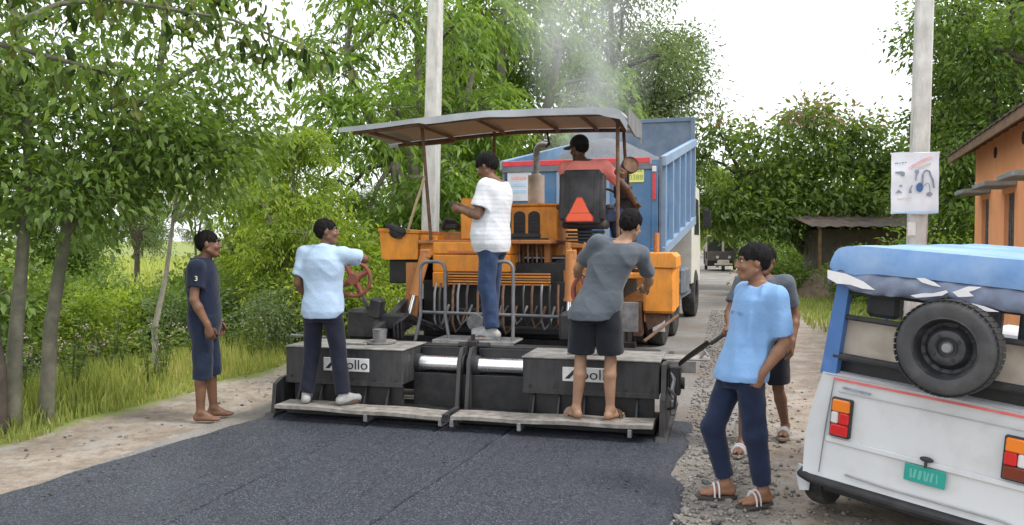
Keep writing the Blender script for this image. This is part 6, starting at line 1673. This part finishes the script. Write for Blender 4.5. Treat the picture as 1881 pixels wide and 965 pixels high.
# tall light green trees behind the paver on the far side
def bigtree(seed, leaf, L, W, kind):
    g = np.random.default_rng(seed); lobes = []
    for k in range(36):
        a = g.uniform(0, 6.28); z = g.uniform(2.0, 9.2); rr_ = 2.4 * math.sin(math.pi * min(1, (z - .6) / 9.6)) ** .6 * g.uniform(.45, 1.0)
        lobes.append((rr_ * math.cos(a), rr_ * math.sin(a), z, g.uniform(.6, 1.15), g.uniform(.6, 1.15), g.uniform(.4, .75), 26))
    tr = [[(0, 0, 0), (.1, 0, 2), (-.1, .1, 4), (.1, .1, 6), (.0, 0, 8)], [(0, 0, 1.8), (.5, .2, 3.2), (1.2, .3, 4.8), (1.5, .3, 6)], [(0, 0, 2.2), (-.6, -.2, 3.6), (-1.3, -.1, 5), (-1.6, 0, 6)]]
    if kind == 'spray': return tree_mesh(seed, tr, lobes, leaf, 6, L, W, droop=.75, spread=.55, spray=5, tr=.17, limb=.07, bark='bark', tints=(.05, 1.0))
    return tree_mesh(seed, tr, lobes, leaf, 36 if leaf == 'dark' else 27, L, W, droop=.4, spread=.45, tr=.17, limb=.07, bark='bark_d', tints=(.0, .95))
T1 = bigtree(21, 'fresh', .19, .062, 'spray'); T2 = bigtree(22, 'yellow', .19, .065, 'spray'); T3 = bigtree(23, 'fine', .13, .05, 'cl'); T4 = bigtree(24, 'dark', .17, .075, 'cl')
def at(px, Y): return gl((px - PCX) / FOC * Y, Y)
tree('leafy_tree', 'tall light green tree with drooping sprays right behind the left pole', at(765, 17.5), T1, 20, .92, 'trees behind the paver')
tree('leafy_tree', 'tall light green tree behind the exhaust pipe of the paver', at(930, 21), T1, 140, 1.05, 'trees behind the paver')
tree('leafy_tree', 'bright yellow green tree between the pale blue shirt man and the pole', at(540, 12.8), T2, 60, .36, 'trees behind the paver')
tree('leafy_tree', 'yellow green tree low behind the sapling and the navy shirt man', at(470, 15), T2, 200, .42, 'trees behind the paver')
tree('fine_leaved_tree', 'tall grey green fine leaved tree behind the steam', at(1120, 25), T3, 0, 1.12, 'trees behind the paver')
tree('fine_leaved_tree', 'grey green fine leaved tree beyond the truck headboard', at(1175, 27), T3, 110, .98, 'trees behind the paver')
tree('leafy_tree', 'dark green tree filling the gap behind the canopy post', at(850, 24), T4, 30, .95, 'trees behind the paver')
tree('fine_leaved_tree', 'hazy grey green tree standing in the field behind the slim stems', at(250, 30), T3, 70, .62, 'trees on the field side')
tree('leafy_tree', 'dark tree in the field behind the twin stem tree', at(120, 19), T4, 80, .42, 'trees on the field side')
tree('leafy_tree', 'dark green tree at the field edge left of the twin stem tree', at(-160, 13), T4, 170, .62, 'trees on the field side')
# right hand trees
T5 = tree_mesh(31, [[(0, 0, 0), (.1, 0, 1.2), (.0, .1, 2.4), (.2, .1, 3.6)], [(0, 0, .9), (-.9, .1, 2.0), (-1.8, .1, 3.0)], [(0, 0, 1.0), (.9, .1, 2.0), (1.7, .1, 2.9)]],
    [(-2.2, 0, 2.6, .9, .8, .5, 34), (-3.0, 0, 2.1, .8, .8, .45, 26), (-1.2, .1, 3.4, .9, .8, .5, 34), (-.4, .3, 3.0, .8, .8, .5, 30), (.4, 0, 3.8, .9, .8, .55, 34), (1.5, 0, 3.5, .8, .8, .5, 30), (2.1, .2, 2.9, .7, .7, .5, 24), (.2, -.2, 2.5, 1.5, 1.0, .8, 66), (-1.3, -.3, 1.9, 1.2, .9, .6, 48), (1.4, -.3, 2.2, 1.2, .9, .6, 44), (2.6, .1, 2.4, .8, .8, .6, 30), (-2.9, .2, 3.7, .45, .45, .6, 12), (-2.5, .2, 4.4, .35, .35, .5, 7), (.0, .1, 4.7, .9, .7, .45, 32), (1.2, .1, 4.4, .8, .6, .4, 26), (-1.3, .1, 4.2, .8, .6, .4, 22), (2.3, .1, 3.7, .7, .6, .4, 18)],
    'red', 34, .19, .085, droop=.4, spread=.42, tr=.15, limb=.06, bark='bark_d', tints=(.05, .85), redtop=4.5)
tree('spreading_tree', 'spreading dark green tree with reddish tips over the shed', at(1490, 27), T5, 0, 1.2, 'trees on the right verge')
tree('spreading_tree', 'lower dark green tree beside the far auto rickshaw', at(1450, 40), T5, 160, 1.15, 'trees on the right verge')
tree('leafy_tree', 'tall dark green tree behind the poster pole and the orange house', at(1850, 19), T4, 250, .9, 'trees on the right verge')
tree('leafy_tree', 'dark green tree behind the roof of the orange house', at(1900, 23), T4, 10, 1.05, 'trees on the right verge')
tree('leafy_tree', 'fresh green tree between the shed and the poster pole', at(1640, 30), T1, 100, .50, 'trees on the right verge')
tree('leafy_tree', 'bright green small tree right behind the truck cab', at(1318, 48), T2, 300, .62, 'trees on the right verge')
tree('leafy_tree', 'green tree closing the far end of the road', at(1300, 75), T1, 40, .95, 'trees on the right verge')
tree('leafy_tree', 'dark tree at the far end of the road', at(1375, 90), T4, 40, .9, 'trees on the right verge')
# shrubs
def shrub_mesh(seed, leaf, L, W, per=26):
    g = np.random.default_rng(seed); lobes = []
    for k in range(8):
        a = g.uniform(0, 6.28); rr_ = g.uniform(0, .8); lobes.append((rr_ * math.cos(a), rr_ * math.sin(a), g.uniform(.35, 1.25), .5, .5, .38, 20))
    return tree_mesh(seed, [[(0, 0, 0), (.05, 0, .4), (.0, .05, .9)], [(0.05, 0, 0), (.3, .1, .4), (.45, .1, .8)], [(0, .05, 0), (-.25, .1, .4), (-.45, 0, .8)]], lobes, leaf, per, L, W, droop=.2, spread=.24, tr=.03, limb=.015, bark='bark', tints=(.1, 1.0))
H1 = shrub_mesh(41, 'dark', .10, .05); H2 = shrub_mesh(42, 'yellow', .10, .045); H3 = shrub_mesh(43, 'fine', .09, .04)
sl_ = [(110, 15.5, H1, .8), (205, 17, H1, .85), (255, 15, H2, .8), (330, 16.5, H1, 1.15), (400, 14.5, H1, 1.3), (460, 16.5, H1, 1.5), (520, 14, H2, 1.2), (600, 14.5, H2, 1.4), (660, 13.5, H2, 1.2), (560, 12.5, H2, .75), (500, 11.6, H3, .62), (30, 14.5, H1, .9), (720, 16, H1, 1.6), (-60, 12, H1, 1.5), (170, 13.8, H2, .8), (440, 12.8, H1, .8), (375, 12.6, H3, .75), (640, 12.2, H2, .8)]
lbl = {id(H1): 'dark green shrub in the hedge along the field ditch', id(H2): 'light green shrub in the hedge along the field ditch', id(H3): 'pale grey green shrub in the hedge along the field ditch'}
for k, (px, Y, me, s) in enumerate(sl_):
    tree('shrub', lbl[id(me)], at(px, Y), me, k * 47, s, lbl[id(me)].split(' in ')[0] + 's of the hedge', 'shrub', ('stem', 'foliage'))
for k, (px, Y, me, s) in enumerate([(1420, 24, H1, 1.1), (1555, 21.5, H1, .95), (1640, 21, H2, .6), (1400, 40, H2, 1.2), (1480, 30, H1, 1.4), (1720, 17, H1, 1.2), (1770, 16, H1, 1.1)]):
    tree('shrub', 'dark green bush growing under the right hand trees' if me is H1 else 'light green bush growing under the right hand trees', at(px, Y), me, k * 67, s, ('dark' if me is H1 else 'light') + ' bushes under the right hand trees', 'shrub', ('stem', 'foliage'))
# far tree line round the field and behind the village
FT = [(-700, 55), (-480, 62), (-260, 58), (-60, 66), (60, 60), (160, 70), (260, 64), (360, 72), (470, 66), (580, 60), (680, 64), (790, 60), (1010, 58), (1110, 64), (1230, 85), (1440, 62), (1540, 58), (1660, 60), (1780, 62), (1920, 56), (2060, 60)]
for k, (px, Y) in enumerate(FT):
    tree('far_tree', 'green tree in the far row round the field', at(px, Y), (T4, T3, T1)[k % 3], k * 71, .50 + .07 * (k % 4), 'far row of trees round the field')
# flowering weeds in the verge
wl = leaf_mat('weed_leaf', (.08, .13, .03), (.22, .28, .08), None, .35); wf = M('pink_white_flower', (.55, .40, .40), .8, var=.25, scale=30)
def weed(seed):
    g = np.random.default_rng(seed); m = MB(); fl = MB(); P, D = [], []
    for s in range(5):
        a = g.uniform(0, 6.3); hgt = g.uniform(.45, .75); le = g.uniform(.05, .22); top = np.array([math.cos(a) * le, math.sin(a) * le, hgt])
        m.tube([(0, 0, -.03), tuple(top * .5 + np.array([0, 0, .04])), tuple(top)], [.006, .005, .003], 4)
        for q in range(16):
            t = g.uniform(.15, .95); P.append(top * t); b = g.uniform(0, 6.3); D.append((math.cos(b), math.sin(b), .3))
        for q in range(4 if s % 2 else 0): 
            c = top + g.normal(0, .022, 3); fl.ell(tuple(c), (.010, .010, .009), 6, 4)
    P, D = np.array(P), np.array(D, float); n = len(P)
    V, F, tt = leaf_cloud(P, D, g.uniform(.06, .11, n), g.uniform(.02, .035, n), g.uniform(.1, .9, n), seed)
    return m.mesh('stem', wl, 60), np_mesh('foliage', V, F, wl, False, {'tint': tt}), fl.mesh('flower', wf, 60)
WM = [weed(s) for s in (1, 2, 3)]
for k in range(60):
    yl_ = random.uniform(-1.8, 9); xl_ = random.uniform(-5.6, -4.1) if yl_ < 3 else random.uniform(-5.2, -3.9)
    X, Y, _ = pw(xl_, yl_); t = thing('flowering_weed', 'leafy weed with pinkish white flower heads in the verge grass', 'weed', gl(X, Y, 0), (0, 0, random.uniform(0, 6.3)), 'flowering weeds in the verge grass')
    s = random.uniform(.75, 1.15); t.scale = (s, s, s)
    for nm, me in zip(('stem', 'foliage', 'flower'), WM[k % 3]):
        o = place(nm, me, t)
        if nm != 'stem': o['kind'] = 'stuff'

# ================================================================== steam rising from the hot load
vm = NT('steam'); tc = vm.n('ShaderNodeTexCoord').outputs['Object']
sx = vm.n('ShaderNodeSeparateXYZ'); vm.l(tc, sx.inputs[0])
def mth(op, a, b=None, c=None):
    x = vm.n('ShaderNodeMath', operation=op)
    for i, v in enumerate((a, b, c)):
        if v is None: continue
        if hasattr(v, 'links'): vm.l(v, x.inputs[i])
        else: x.inputs[i].default_value = v
    return x.outputs[0]
zz = sx.outputs[2]
ax_ = mth('MULTIPLY_ADD', zz, .02, mth('MULTIPLY', mth('SINE', mth('MULTIPLY', zz, 1.2)), .22))
rx_ = mth('SUBTRACT', sx.outputs[0], ax_)
rr2 = mth('SQRT', mth('ADD', mth('MULTIPLY', rx_, rx_), mth('MULTIPLY', sx.outputs[1], sx.outputs[1])))
rn = mth('DIVIDE', rr2, mth('MULTIPLY_ADD', zz, .30, .75))
fall = vm.n('ShaderNodeMapRange', interpolation_type='SMOOTHSTEP'); vm.l(rn, fall.inputs[0]); fall.inputs[1].default_value = .25; fall.inputs[2].default_value = 1.0; fall.inputs[3].default_value = 1; fall.inputs[4].default_value = 0
zf_ = vm.n('ShaderNodeMapRange', interpolation_type='SMOOTHSTEP'); vm.l(zz, zf_.inputs[0]); zf_.inputs[1].default_value = 1.3; zf_.inputs[2].default_value = 4.4; zf_.inputs[3].default_value = 1; zf_.inputs[4].default_value = 0
mp = vm.n('ShaderNodeMapping'); mp.inputs['Scale'].default_value = (1, 1, .55); vm.l(tc, mp.inputs[0])
ns = vm.ramp(vm.noise(mp.outputs[0], 1.5, 4, .55), [(.32, g3(.05)), (.70, g3(1))])
de = mth('MULTIPLY', mth('MULTIPLY', mth('MULTIPLY', fall.outputs[0], zf_.outputs[0]), ns), .72)
pv = vm.n('ShaderNodeVolumePrincipled'); pv.inputs['Color'].default_value = (.86, .88, .90, 1); pv.inputs['Anisotropy'].default_value = .2
vm.l(de, pv.inputs['Density']); vm.l(pv.outputs[0], vm.out.inputs['Volume'])
m = MB(); m.lathe([(1.0, -.1), (1.25, .6), (1.6, 1.8), (2.0, 3.2), (2.3, 4.5)], 20)
stm = m.build('steam', vm.m, None, (1.05, 13.6, 2.75)); tag(stm, 'pale wisp of steam rising from the hot asphalt load', 'steam', kind='stuff')
